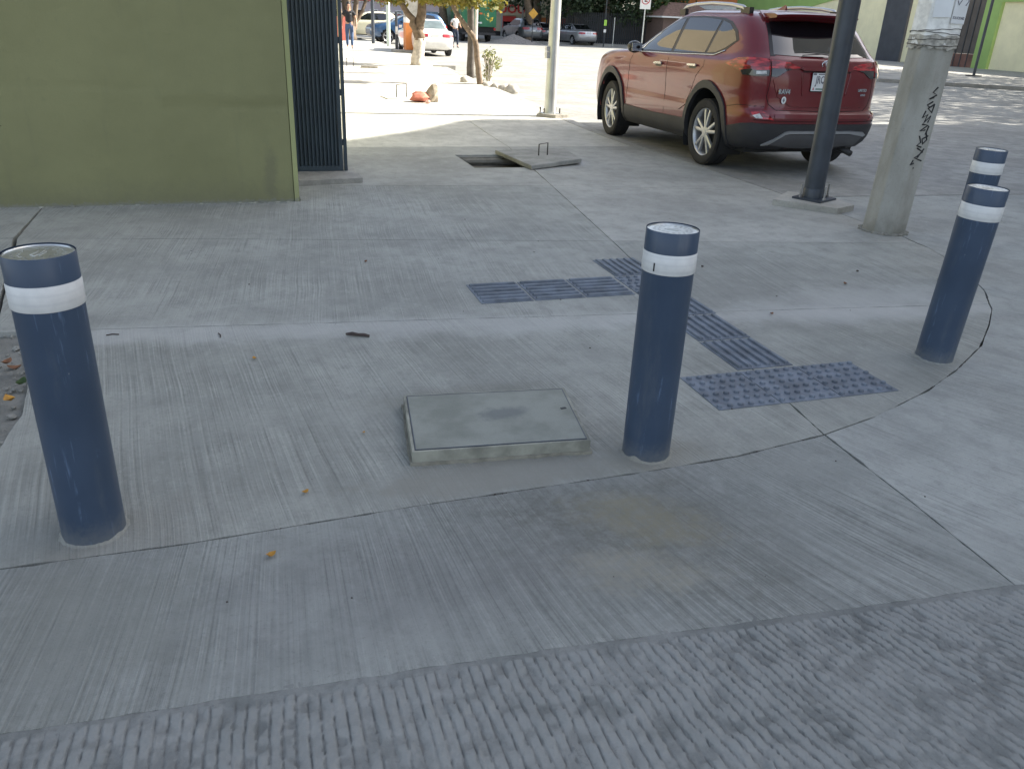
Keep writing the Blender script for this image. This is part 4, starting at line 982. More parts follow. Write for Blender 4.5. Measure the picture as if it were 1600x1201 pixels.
# plate
def onrear(x, z, off): p = SB.P(SB.aR(x,z), z); return T(float(p[0]), float(p[1])-off, z, R(90), 0, 0)
Mp = onrear(-.035,.865,.022); pl = MB().box(-.155,.155,-.078,.078,0,.003,Mp).build('licence_plate', M_TRIMB, suv)
MB().box(-.150,.150,-.073,.073,.003,.0045,Mp).build('plate_face', M_PLATE, pl)
text('JRC-45', .092, M_INK, Mp@T(-.005,.005,.005), pl, xs=.74, bold=.0018)
MB().box(-.145,-.105,.052,.070,.0045,.0055,Mp).box(-.08,.14,.055,.066,.0045,.0055,Mp).build('plate_header', M_INK, pl)
MB().box(-.09,.02,-.064,-.056,.0045,.0055,Mp).build('plate_footer', M_GREENP, pl)
MB().prism([(-.13,-.066),(-.11,-.066),(-.12,-.045)],.0045,.0055,Mp).build('plate_mark', simple('plate red print',(.4,.03,.03),.5,var=0), pl)
# emblem: three interlocking rings
Me = onrear(0,1.035,.030)
def oval(rx, ry, cy=0, n=28): return [Me@Vector((rx*math.cos(2*math.pi*i/n), cy+ry*math.sin(2*math.pi*i/n), 0)) for i in range(n+1)]
MB().tube(oval(.068,.047), .0065, 6).tube(oval(.018,.044), .005, 6).tube(oval(.040,.018,.020), .005, 6).build('emblem', M_CHROME, suv, True)
text('RAV4', .048, M_CHROME, onrear(-.50,.78,.02)@Matrix.Shear('XY',4,(.25,0)), suv, 'model_badge', .003, .002, 1.25)
text('LIMITED', .026, M_CHROME, onrear(.50,.80,.02), suv, 'trim_badge', .002, .001, 1.2)
text('AWD', .024, M_CHROME, onrear(.52,.765,.02), suv, 'trim_badge', .002, .001, 1.1)
Ms = onrear(-.49,.715,.016); st_ = MB().lathe([(.030,0),(.030,.001)], 24, Ms).build('sticker', M_PLATE, suv)
MB().box(-.006,.006,-.016,.016,.001,.002,Ms).box(-.014,.014,-.004,.004,.001,.002,Ms).build('sticker_print', M_INK, st_)
# spoiler, rails, fin, mirrors
SB.patch([('r',-.545,1.535),('r',0,1.555),('r',.545,1.535),('r',.50,1.602),('r',0,1.612),('r',-.50,1.602)], M_RED, suv, 'spoiler_base', off=.03, thick=.04, step=.05)
spv = []; spf = []; n = 16
for i in range(n+1):
    x = -.52+1.04*i/n; c = 1-(abs(x)/.52)**3; yb = .40-.055*c; zb = 1.585+.018*c
    spv += [(x,yb,zb),(x,yb+.02,zb-.026),(x,.80,1.565+.045*c-.03),(x,.86,1.598+.042*c),(x,yb+.06,zb+.016)]
for i in range(n):
    for j in range(5): spf.append((i*5+j, i*5+(j+1)%5, (i+1)*5+(j+1)%5, (i+1)*5+j))
spf += [tuple(range(5)), tuple(range(n*5,n*5+5))[::-1]]
mesh('spoiler', spv, spf, M_RED, suv, True, 40)
for sx in (-1,1):
    rl = MB().tube([(sx*.585,.86,1.600),(sx*.60,.96,1.655),(sx*.605,1.2,1.680),(sx*.605,1.6,1.694),(sx*.60,2.0,1.685),(sx*.59,2.25,1.660),(sx*.58,2.40,1.60)], [.020,.024,.021,.020,.020,.022,.020], 8)
    rl.build('roof_rail', M_SILV, suv, True)
    MB().box(sx*.59-.026,sx*.59+.026,.80,.98,1.57,1.655).build('rail_foot', M_TRIMB, suv); MB().box(sx*.59-.022,sx*.59+.022,2.26,2.40,1.56,1.63).build('rail_foot', M_TRIMB, suv)
    mr = MB().lathe([(.001,-.075),(.06,-.07),(.085,-.04),(.09,.0),(.085,.04),(.07,.07),(.001,.085)], 20, T(sx*1.0,2.80,1.13)@Matrix.Diagonal((1.05,.95,.95,1))@Matrix.Rotation(math.pi/2,4,'X'), cap=False).build('wing_mirror', M_TRIMB, suv, True)
    MB().box(-.075,.075,-.002,.002,-.055,.055,T(sx*1.0,2.725,1.13,0,0,sx*-.12)).build('mirror_glass', M_CHROME, mr)
    MB().tube([(sx*.86,2.84,1.09),(sx*.95,2.82,1.10)], .028, 8).build('mirror_arm', M_TRIMB, mr)
MB().add([(-.022,1.02,1.632),(.022,1.02,1.632),(.018,1.20,1.640),(-.018,1.20,1.640),(0,1.03,1.695),(0,1.06,1.70)],[(0,1,4),(1,2,5,4),(2,3,5),(3,0,4,5)]).build('antenna_fin', M_RED, suv)
SB.patch([('f',-.62,1.13),('f',.62,1.13),('f',.55,1.50),('f',-.55,1.50)], M_GLASS, suv, 'windscreen', off=.005, thick=.012)
SB.patch([('f',-.80,.80),('f',-.50,.78),('f',-.52,.70),('f',-.80,.70)], M_LAMPC, suv, 'headlight', off=.006)
SB.patch([('f',-.80,.80),('f',-.50,.78),('f',-.52,.70),('f',-.80,.70)], M_LAMPC, suv, 'headlight', off=.006, mirror=True)
SB.patch([('f',-.45,.76),('f',.45,.76),('f',.40,.50),('f',-.40,.50)], M_TRIMB, suv, 'grille', off=.006)
for sx in (-1,1):
    for wy, st in ((.985,0),(3.645,R(-4))):
        tyre_wheel(suv, sx*.785, wy, WZ, WZ, .235, .252, sx, (M_TYRE, M_RIM, M_DARKM), 10, st)

# raise the waistline: lamps, plate, glass and arches sit higher on this car than in the plain recipe
def lift(o):
    for ch in o.children:
        if ch.name.split('.')[0] == 'wheel': continue
        if ch.type == 'MESH':
            me = ch.data; n = len(me.vertices); co = np.empty(n*3); me.vertices.foreach_get('co', co); co = co.reshape(-1,3); z = co[:,2]
            d = np.interp(z, [.24,.45,.53,.60,.78,.865,.95,1.0,1.09,1.14,1.3,1.53,1.64], [0,.005,.02,.04,.08,.12,.115,.105,.09,.075,.04,.005,0])
            w = .62+.38*np.clip((.75-co[:,1])/.45, 0, 1); co[:,2] = z+d*w; me.vertices.foreach_set('co', co.ravel()); me.update()
        lift(ch)
lift(suv)
# other, farther cars from a simpler recipe
SEDAN = [(.22,.35,4.2,.74),(.30,.10,4.38,.82),(.42,.02,4.46,.85),(.55,.0,4.48,.86),(.68,.012,4.42,.868),(.80,.045,4.25,.86),(.88,.08,3.95,.845),(.93,.13,3.6,.82),(.96,.30,3.35,.79),(.985,.62,3.2,.76),(1.05,.80,3.02,.73),(1.15,1.0,2.82,.69),(1.27,1.25,2.6,.64),(1.35,1.5,2.42,.58),(1.385,1.75,2.25,.46)]
SUVL = [(.26,.40,4.1,.80),(.36,.10,4.42,.88),(.50,.03,4.52,.905),(.70,.02,4.52,.91),(.88,.05,4.40,.91),(.98,.08,4.1,.90),(1.04,.12,3.7,.88),(1.08,.16,3.35,.86),(1.18,.24,3.1,.82),(1.35,.36,2.75,.76),(1.50,.52,2.4,.69),(1.58,.75,2.1,.60),(1.61,1.0,1.9,.46)]
def lowcar(name, label, cat, lv, loc, rz, paint, group=None, suvish=False, glass=None):
    glass = glass or M_GLASS
    t = empty(name, label, cat, loc, rz, group); B = Body(lv, 1.9 if not suvish else 1.7, 5., 9.)
    wz = .31 if not suvish else .35; wy = (.95,3.55) if not suvish else (.95,3.6)
    B.shell('body', paint, t, [(wy[0],wz),(wy[1],wz)], wz+.055, nz=60)
    MB().box(-.7,.7,.3,4.1,.2,.55).build('underbody', M_UNDER, t)
    W_ = [('s',-1),('s',1)]
    bz = 1.09 if suvish else .99; tz = 1.52 if suvish else 1.33
    for mir in (False, True):
        if suvish:
            B.patch([('s',.75,bz+.12),('s',1.2,bz+.02),('s',2.95,bz-.0),('s',2.6,1.28),('s',2.2,tz-.03),('s',1.2,tz),('s',.9,tz-.06)], glass, t, 'side_window', off=.006, mirror=mir)
        else:
            B.patch([('s',1.02,bz+.01),('s',2.95,bz+.0),('s',2.62,1.2),('s',2.36,tz),('s',1.62,tz),('s',1.25,1.2)], glass, t, 'side_window', off=.006, mirror=mir)
        B.line([('s',1.85,bz-.02),('s',1.85,.35)], .006, M_GAP, t, 'door_gap', off=0, mirror=mir)
        z0_, z1_ = (.72,.86) if not suvish else (.85,1.02)
        B.patch([('s',.22,z0_+.02),('s',.22,z1_-.02),('r',-.6,z1_),('r',-.30,z1_-.01),('r',-.30,z0_+.02),('r',-.6,z0_)], M_LAMPR, t, 'tail_lamp', off=.008, mirror=mir)
        B.patch([('f',-.78,.72),('f',-.45,.72),('f',-.5,.62),('f',-.78,.60)], M_LAMPC, t, 'headlight', off=.008, mirror=mir)
    B.patch([('r',-.55,tz-.0),('r',.55,tz-.0),('r',.64,bz+.04),('r',-.64,bz+.04)], glass, t, 'rear_glass', off=.006)
    B.patch([('f',-.55,tz-.02),('f',.55,tz-.02),('f',.62,bz+.05),('f',-.62,bz+.05)], glass, t, 'windscreen', off=.006)
    zp = .79 if not suvish else .80; p = B.P(0., zp)
    MB().box(-.16,.16,float(p[1])-.02,float(p[1])-.008,zp-.06,zp+.06).build('licence_plate', M_PLATE, t)
    for sx in (-1,1):
        MB().box(sx*.88-.06,sx*.88+.06,2.70,2.82,bz+.0,bz+.12).build('wing_mirror', paint, t)
        for y in wy: tyre_wheel(t, sx*.76, y, wz, wz, .20, wz-.10, sx, (M_TYRE, M_RIM, M_DARKM), 5, 0, hi=False)
    return t
M_WHITE = simple('white car paint', (.78,.78,.76), .3, var=.05, coat=1)
M_BLUEC = carpaint('blue car paint', (.02,.07,.16), .4, .3)
lowcar('white_sedan', 'white sedan parked at the kerb behind the whitewashed tree, seen from the rear', 'car', SEDAN, (7.80,35.0,0), R(1), M_WHITE, glass=M_GLASSC)
lowcar('blue_suv', 'metallic blue SUV standing sideways behind the pale thin poles', 'SUV', SUVL, (11.6,49.6,.02), R(96), M_BLUEC, suvish=True)
lowcar('cream_car', 'pale cream car behind the blue SUV, mostly hidden by a tree trunk', 'car', SUVL, (10.4,57.5,0), R(92), simple('cream car paint',(.62,.6,.45),.35,var=.05,coat=1), suvish=True)
M_SILC = carpaint('silver car paint', (.40,.41,.43), .5, .3)
lowcar('silver_sedan', 'silver sedan in the shade right of the pale pole, red tail lamps to the camera', 'car', SEDAN, (24.1,58.2,0), R(8), M_SILC)
lowcar('grey_pickup', 'grey car in the shade just left of the pale pole', 'car', SUVL, (20.7,60.5,0), R(4), carpaint('grey car paint',(.16,.17,.18),.5,.3), suvish=True)
lowcar('dark_sedan', 'dark car beside the silver sedan, half hidden by the pale pole', 'car', SEDAN, (22.0,60.8,0), R(10), carpaint('dark car paint',(.03,.035,.045),.4,.3))

# ---------------------------------------------------------------- vegetation
def leafmat(name, a, b, trans=.25):
    m, t, bs = nmat(name); g = N(t); p = g.pos(); f = g.noise(p, 2.2, 4, .7); f2 = g.noise(p, 17, 2, .6)
    c = g.mix(g.ramp(f,.35,.65), a, b); c = g.mix(g.math('MULTIPLY', g.ramp(f2,.45,.7), .5), c, tuple(x*1.35 for x in b))
    t.links.new(c, bs.inputs['Base Color']); bs.inputs['Roughness'].default_value = .6
    if trans:
        tr = t.nodes.new('ShaderNodeBsdfTranslucent'); t.links.new(c, tr.inputs[0]); mx = t.nodes.new('ShaderNodeMixShader'); mx.inputs[0].default_value = trans
        t.links.new(bs.outputs[0], mx.inputs[1]); t.links.new(tr.outputs[0], mx.inputs[2]); t.links.new(mx.outputs[0], t.nodes['Material Output'].inputs[0])
    return m
M_LYEL = leafmat('yellow green leaves', (.10,.12,.02), (.26,.20,.03), .4)
M_LGRN = leafmat('green leaves', (.035,.07,.018), (.07,.11,.025), .3)
M_LDRK = leafmat('dark leaves', (.018,.038,.018), (.045,.07,.025), .2)
M_BARK = simple('bark', (.16,.12,.085), .9, var=.35, vscale=12, bump=1., bscale=30)
M_LIME = simple('limewashed bark', (.50,.46,.40), .85, var=.3, vscale=10, bump=1., bscale=30)
def leaves(name, blobs, n, size, mat, parent, kind=None, droop=0., seed=1):
    r = np.random.default_rng(seed); B = np.array(blobs, float); wt = B[:,3]*B[:,4]*B[:,5]; wt /= wt.sum(); k = r.choice(len(B), n, p=wt)
    d = r.normal(size=(n,3)); d /= np.linalg.norm(d,axis=1)[:,None]; rad = r.random(n)**.42
    c = B[k,:3]+d*rad[:,None]*B[k,3:6]
    c += .25*size*r.normal(size=(n,3))
    u = r.normal(size=(n,3)); u[:,2] -= droop; u /= np.linalg.norm(u,axis=1)[:,None]; v = np.cross(u, r.normal(size=(n,3))); v /= np.linalg.norm(v,axis=1)[:,None]
    s = size*(.6+.8*r.random(n))[:,None]
    w = np.cross(u, v)
    P = np.stack([c-u*s*.5, c+v*s*.28+w*s*.08, c+u*s*.5, c-v*s*.28+w*s*.08], 1).reshape(-1,3)
    idx = np.arange(n*4).reshape(-1,4)
    me = bpy.data.meshes.new(name); me.vertices.add(n*4); me.vertices.foreach_set('co', P.ravel()); me.loops.add(n*4); me.loops.foreach_set('vertex_index', idx.ravel())
    me.polygons.add(n); me.polygons.foreach_set('loop_start', np.arange(0,n*4,4)); me.polygons.foreach_set('loop_total', np.full(n,4)); me.update(); me.materials.append(mat)
    o = bpy.data.objects.new(name, me); link(o, parent)
    return o
def bentpath(pts, n=14, jit=.0, seed=0):
    P = np.array(pts, float); t = np.linspace(0, 1, len(P)); T_ = np.linspace(0,1,n); rr = np.random.default_rng(seed)
    out = np.stack([hermite(t, P[:,i], T_) for i in range(3)], 1); out[1:-1] += rr.normal(size=(n-2,3))*jit; return [tuple(p) for p in out]
# tree A: limewashed, forked, behind the white sedan's kerb
ta = empty('street_tree', 'forked street tree with a whitewashed foot, left of the white sedan', 'tree', (5.46,26.9,.1), 0, 'street trees on the sidewalk')
MB().tube(bentpath([(-.05,0,-.05),(.0,0,.4),(.03,0,.78)], 8, .01, 1), [.24,.21,.2,.185,.18,.175,.18,.19], 12, jit=.12).build('trunk_foot', M_LIME, ta, True)
MB().tube(bentpath([(.03,0,.74),(.02,0,1.1),(.10,.0,1.6),(.1,.1,2.6),(.3,.2,3.8)], 14, .02, 2), list(np.linspace(.185,.09,14)), 10, jit=.15).build('trunk', M_BARK, ta, True)
MB().tube(bentpath([(.0,0,.85),(-.15,-.02,1.15),(-.4,-.05,1.55),(-.75,-.1,1.95),(-1.3,0,2.5)], 12, .02, 3), list(np.linspace(.12,.06,12)), 8, jit=.15).build('limb', M_BARK, ta, True)
MB().tube(bentpath([(.08,0,1.7),(.5,.1,2.3),(.9,.2,3)], 8, .02, 4), list(np.linspace(.07,.03,8)), 8).build('limb', M_BARK, ta, True)
leaves('crown', [(-.5,0,2.95,.95,1.2,.75),(.5,.2,2.9,1.3,1.3,.85),(.2,.3,3.9,1.7,1.7,.9),(1.3,-.5,2.75,.9,.9,.7),(-.75,-.3,1.86,.45,.4,.26),(1.0,-1.,1.88,.6,.5,.28),(.2,-.5,1.98,.8,.5,.22),(-1.1,-.5,1.85,.3,.3,.22),(.5,-.8,1.9,.5,.3,.22),(1.5,-1.,1.9,.4,.3,.2),(1.0,-1.2,1.74,.35,.3,.12),(.1,-.9,1.78,.3,.3,.12)], 13500, .14, M_LYEL, ta, droop=.3, seed=3)
# tree B: slanting slim trunk
tb = empty('street_tree', 'slim slanting tree with yellowing leaves at the kerb, stones round its foot', 'tree', (5.42,19.7,.1), 0, 'street trees on the sidewalk')
MB().tube(bentpath([(.06,0,-.05),(-.0,0,.25),(-.04,.0,.62),(-.10,0,.95),(-.34,0,1.26),(-.60,0,1.62),(-.72,.0,2.1),(-.7,.1,3.0)], 22, .006, 5), list(np.linspace(.075,.045,22)), 10, jit=.1).build('trunk', M_BARK, tb, True)
MB().tube(bentpath([(-.62,0,1.65),(-.2,-.1,2.05),(.3,-.2,2.2)], 8, .01, 6), list(np.linspace(.035,.012,8)), 7).build('limb', M_BARK, tb, True)
leaves('crown', [(-.7,.1,3.0,1.2,1.2,1.0),(.0,-.1,2.25,.55,.6,.30),(-.9,-.2,1.86,.55,.5,.24),(.32,-.2,1.75,.25,.25,.17),(.16,-.15,1.5,.05,.1,.2),(-.3,-.3,1.80,.45,.4,.17),(-1.3,-.2,1.85,.3,.4,.2)], 8500, .13, M_LYEL, tb, droop=.3, seed=4)
# leafy stump shrub next to it
sh = empty('shrub', 'twiggy shrub with sparse pale leaves beside the slanting tree', 'shrub', (5.72,19.85,0))
for i in range(8):
    a = i*.8; MB().tube(bentpath([(0,0,0),(.06*math.cos(a),.06*math.sin(a),.35),(.14*math.cos(a+.4),.14*math.sin(a+.4),.75)], 7, .01, i), list(np.linspace(.035,.010,7)), 6).build('stem', M_LIME, sh, True)
leaves('foliage', [(.0,0,.75,.2,.2,.16),(.16,0,.55,.18,.2,.14),(-.05,0,.4,.12,.1,.3)], 230, .08, leafmat('pale shrub leaves',(.16,.18,.07),(.30,.30,.14),.3), sh, seed=5)
# big multi-stem tree behind the walking man
tc_ = empty('old_tree', 'big grey many-stemmed tree standing behind the man and the blue SUV', 'tree', (6.6,53.5,0))
for i, (dx_, r_) in enumerate(((-.5,.16),(.0,.24),(.45,.18),(-.15,.15),(.9,.12))):
    MB().tube(bentpath([(0,0,0),(dx_*.3,.1*i,.6),(dx_,.15*i-.2,1.6),(dx_*1.9,.2*i-.3,3.6)], 10, .03, 20+i), list(np.linspace(r_*1.5,r_*.6,10)), 9, jit=.15).build('limb', M_BARK, tc_, True)
MB().tube([(0,0,-.1),(0,0,.3),(.02,0,.75)], [.55,.42,.36], 12, jit=.2).build('trunk', M_BARK, tc_, True)
leaves('crown', [(0,0,5.2,3.4,3.,2.2),(-1.5,.6,3.2,1.5,1.,.9),(1.6,.8,3.0,1.3,1,.9),(.2,1.2,2.7,1.4,.8,.8)], 6000, .25, M_LGRN, tc_, seed=6)
# big shade trees beyond the cross street
def bigtree(x, y, label, h=7, r=3.2, tr=.28, seed=0, n=5200, low=1.0, mat=None):
    t = empty('shade_tree', label, 'tree', (x,y,0), 0, 'dark trees beyond the far kerb')
    MB().tube(bentpath([(0,0,-.1),(.08,0,1.2),(-.05,.1,3),(.2,0,h*.7)], 9, .04, seed), list(np.linspace(tr*1.25,tr*.5,9)), 9, jit=.15).build('trunk', M_BARK, t, True)
    rr = random.Random(seed); bl = [(0,0,h*.72,r,r,h*.34)]
    for i in range(7):
        a = rr.random()*6.28; bl.append((r*.75*math.cos(a), r*.75*math.sin(a), low+.8+rr.random()*2.4, r*.45, r*.45, .9+rr.random()*.6))
    leaves('crown', bl, n, .30, mat or M_LDRK, t, seed=seed+50)
for i, (x, y, lab, h, r, tr, low) in enumerate((
    (14.3,62.0,'dark shade tree with its trunk beside the green truck',8,2.0,.3,3.6),
    (20.4,61.0,'first dark tree right of the shop front, thick straight trunk',8,2.2,.30,3.4),
    (22.3,64.5,'dark tree behind the grey car',8,2.6,.32,3.0),
    (24.2,62.5,'dark tree behind the silver sedan',8,3,.3,1.5),
    (27.0,62.0,'dark tree above the fence left of the no-parking sign',8,3.2,.3,1.5),
    (29.8,62.5,'dark tree just right of the no-parking sign post',8,3.0,.3,1.8),
    (23.0,68,'dark tree farthest back behind the parked cars',9,3.6,.3,1.2),
    (27.5,69,'dark tree in the second row behind the fence',9,3.6,.3,1.2),
    (32.5,66,'dark tree in the second row behind the brown kiosk',9,3.2,.3,2.4))):
    bigtree(x, y, lab, h, r, tr, 100+i, 4600, low, M_LDRK if i != 5 else M_LGRN)
# street trees on the far side of the right-hand road, which dapple the road
for i, (x, y, h) in enumerate(((29,14,10.5),(31,21.5,10),(36,28,11),(28,6,11))):
    bigtree(x, y, ('tall tree across the right-hand road opposite the parked SUV','second tall tree across the right-hand road, nearer the pale wall','third tall tree across the right-hand road, beside the pale wall','tall tree across the right-hand road beside the added shade block')[i], h, 4.6, .25, 200+i, 8200, 4.2, M_LGRN)

# ---------------------------------------------------------------- sidewalk furniture in the sun
op = empty('painted_post', 'thick square concrete post painted orange below and white above, before the white sedan', 'post', (6.98,35.9,.1))
M_ORG = simple('orange paint', (.62,.22,.06), .7, var=.12, vscale=3)
MB().box(-.28,.28,-.28,.28,-.1,1.12).build('orange_base', M_ORG, op); MB().box(-.275,.275,-.275,.275,1.12,1.32).build('white_band', M_WHITEP, op); MB().box(-.27,.27,-.27,.27,1.32,6).build('shaft', M_PLAIN, op)
slab('kerb_foot', [(-.8,-.5),(.3,-.5),(.3,.2),(-.8,.2)], M_PLAIN, op, gap=0, step=0, zf=lambda x,y:.10, thick=.14, jstep=.1, jamp=.03)
def thinpole(name, label, x, y, r, h, mat, z=.0, group=None):
    t = empty(name, label, 'pole', (x,y,z), 0, group); MB().tube([(0,0,0),(0,0,h)], r, 10).build('shaft', mat, t, True, 40); MB().box(-r*2.2,r*2.2,-r*2.2,r*2.2,-.02,.05).build('foot', M_PLAIN, t); return t
thinpole('steel_pole', 'thin dark pole left of the pale green pole, before the blue SUV', 6.75,44.8,.09,6,M_DKPOLE)
thinpole('steel_pole', 'pale green-white metal pole in front of the blue SUV', 7.04,41.9,.095,6,simple('pale green pole paint',(.55,.62,.54),.5,var=.1))
tpst = thinpole('sign_post', 'short black post left of the orange painted post', 6.52,36.8,.06,1.62,M_DKPOLE); MB().box(-.05,.05,-.10,-.08,.75,1.05).build('label_plate', M_WHITEP, tpst)
thinpole('steel_pole', 'thin white pole just behind the slanting tree', 6.35,23.4,.035,6,M_WHITEP)
trk = empty('bare_trunk', 'thick straight dark trunk close behind the slanting tree', 'tree', (6.05,22.8,.0))
MB().tube(bentpath([(0,0,-.05),(.0,0,.9),(-.02,0,1.9),(.05,0,4)], 9, .012, 9), list(np.linspace(.105,.085,9)), 10, jit=.1).build('trunk', simple('dark bark',(.09,.08,.07),.9,var=.3,vscale=8,bump=1.), trk, True)
leaves('crown', [(0,0,4.2,1.3,1.3,1.1),(.1,-.3,2.95,.6,.7,.5),(0,-.3,2.05,.6,.5,.22)], 4000, .13, M_LYEL, trk, seed=8)
M_STONE = simple('pale stone', (.42,.40,.36), .9, var=.25, vscale=5, bump=.8)
for i, (x, y, r, lab) in enumerate(((5.28,20.35,.13,'flat pale stone left of the foot of the slanting tree'),(5.52,19.25,.09,'small rough stone right of the foot of the slanting tree'),(5.66,19.05,.12,'middle pale stone in the row right of the slanting tree'),(5.80,18.85,.11,'second stone from the right in the row at the kerb'),(5.93,18.62,.15,'round pale stone at the right end of the row by the kerb'),(5.62,19.7,.12,'grey block standing behind the row of stones'))):
    v, f = rockpts(0,0,0,r,40+i,(1.15,1,.85)); o = mesh('stone', v, f, M_STONE, None, True); o.location = (x,y,.13 if x<5.5 else .08); tag(o, lab, 'stone', 'stones round the slanting tree')
v, f = rockpts(0,0,0,.14,61,(1.3,1,.75)); o = mesh('brick_chunk', v, f, simple('pink brick',(.50,.17,.12),.9,var=.2,vscale=9,bump=.8), None); o.location = (3.16,15.45,.18); tag(o, 'pink broken brick lump lying on the sunny sidewalk', 'brick')
v, f = rockpts(0,0,0,.17,63,(.8,.8,1.15)); o = mesh('stone', v, f, simple('tan stone',(.30,.26,.20),.9,var=.3,vscale=7,bump=.8), None); o.location = (3.40,15.5,.21); o.rotation_euler = (0,.25,0); tag(o, 'upright tan stone leaning on the pink brick lump', 'stone')
v, f = rockpts(0,0,0,.05,65); o = mesh('stone', v, f, simple('pale pink stone',(.5,.3,.25),.9), None); o.location = (3.24,15.2,.12); tag(o, 'small pink fragment in front of the brick lump', 'stone')
for (x,y,lab,ex) in ((2.93,16.1,'flush concrete cover with a wire handle left of the brick lump',.35),(3.10,25.1,'far flush cover with a wire handle near the gate edge',.3)):
    c_ = empty('inspection_cover', lab, 'cover', (x,y,.1), .1, 'small covers on the sunny sidewalk'); MB().box(-ex,ex,-.3,.3,-.05,.012).build('cover_slab', M_FAR, c_); uhandle(c_, 0,0,.01,.2,.22,.011)
c_ = tag(MB().box(-.22,.22,-.12,.12,-.02,.03).build('slab_fragment', M_PIT), 'dark broken slab piece lying flat on the far sidewalk', 'slab fragment'); c_.location = (3.62,24.9,.12)
# kerb planter edge by the whitewashed tree
c_ = tag(MB().box(-.35,.35,-.06,.06,-.1,.06).build('tree_kerb', M_KERBB), 'short raised kerb piece right of the whitewashed tree', 'kerb piece'); c_.location = (6.15,26.4,.08)

# ---------------------------------------------------------------- people
def skin_mesh(name, chains, mat, parent, sub=1):
    "chains: list of lists of ((x,y,z), r) sharing vertices by equal coordinates"
    bm = bmesh.new(); lay = bm.verts.layers.skin.verify(); d = {}
    first = None
    for ch in chains:
        prev = None
        for p, r in ch:
            k = tuple(round(c,4) for c in p)
            if k not in d:
                v = bm.verts.new(p); d[k] = v; rr = r if isinstance(r, tuple) else (r,r); v[lay].radius = rr
                if first is None: first = v; v[lay].use_root = True
            v = d[k]
            if prev is not None and prev is not v and bm.edges.get((prev,v)) is None: bm.edges.new((prev,v))
            prev = v
    me = bpy.data.meshes.new('t'); bm.to_mesh(me); bm.free(); o = bpy.data.objects.new('t', me); COL.objects.link(o)
    md = o.modifiers.new('s','SKIN'); md.use_smooth_shade = True; ms = o.modifiers.new('u','SUBSURF'); ms.levels = sub; ms.render_levels = sub
    dg = bpy.context.evaluated_depsgraph_get(); m2 = bpy.data.meshes.new_from_object(o.evaluated_get(dg)); bpy.data.objects.remove(o)
    m2.materials.clear(); m2.materials.append(mat); m2.name = name; n_ = bpy.data.objects.new(name, m2); return link(n_, parent)
M_SKIN = simple('skin', (.42,.24,.16), .5, var=.08); M_HAIR = simple('dark hair', (.015,.012,.01), .6, var=.2)
M_TEEB = simple('black t-shirt', (.016,.017,.022), .85, var=.2); M_JEAN = simple('blue jeans', (.05,.09,.18), .85, var=.25, vscale=6); M_SHOE = simple('light shoes', (.5,.48,.44), .7)
M_TEEW = simple('white top', (.7,.7,.7), .8, var=.06); M_JEAND = simple('dark jeans', (.02,.03,.055), .85, var=.2)
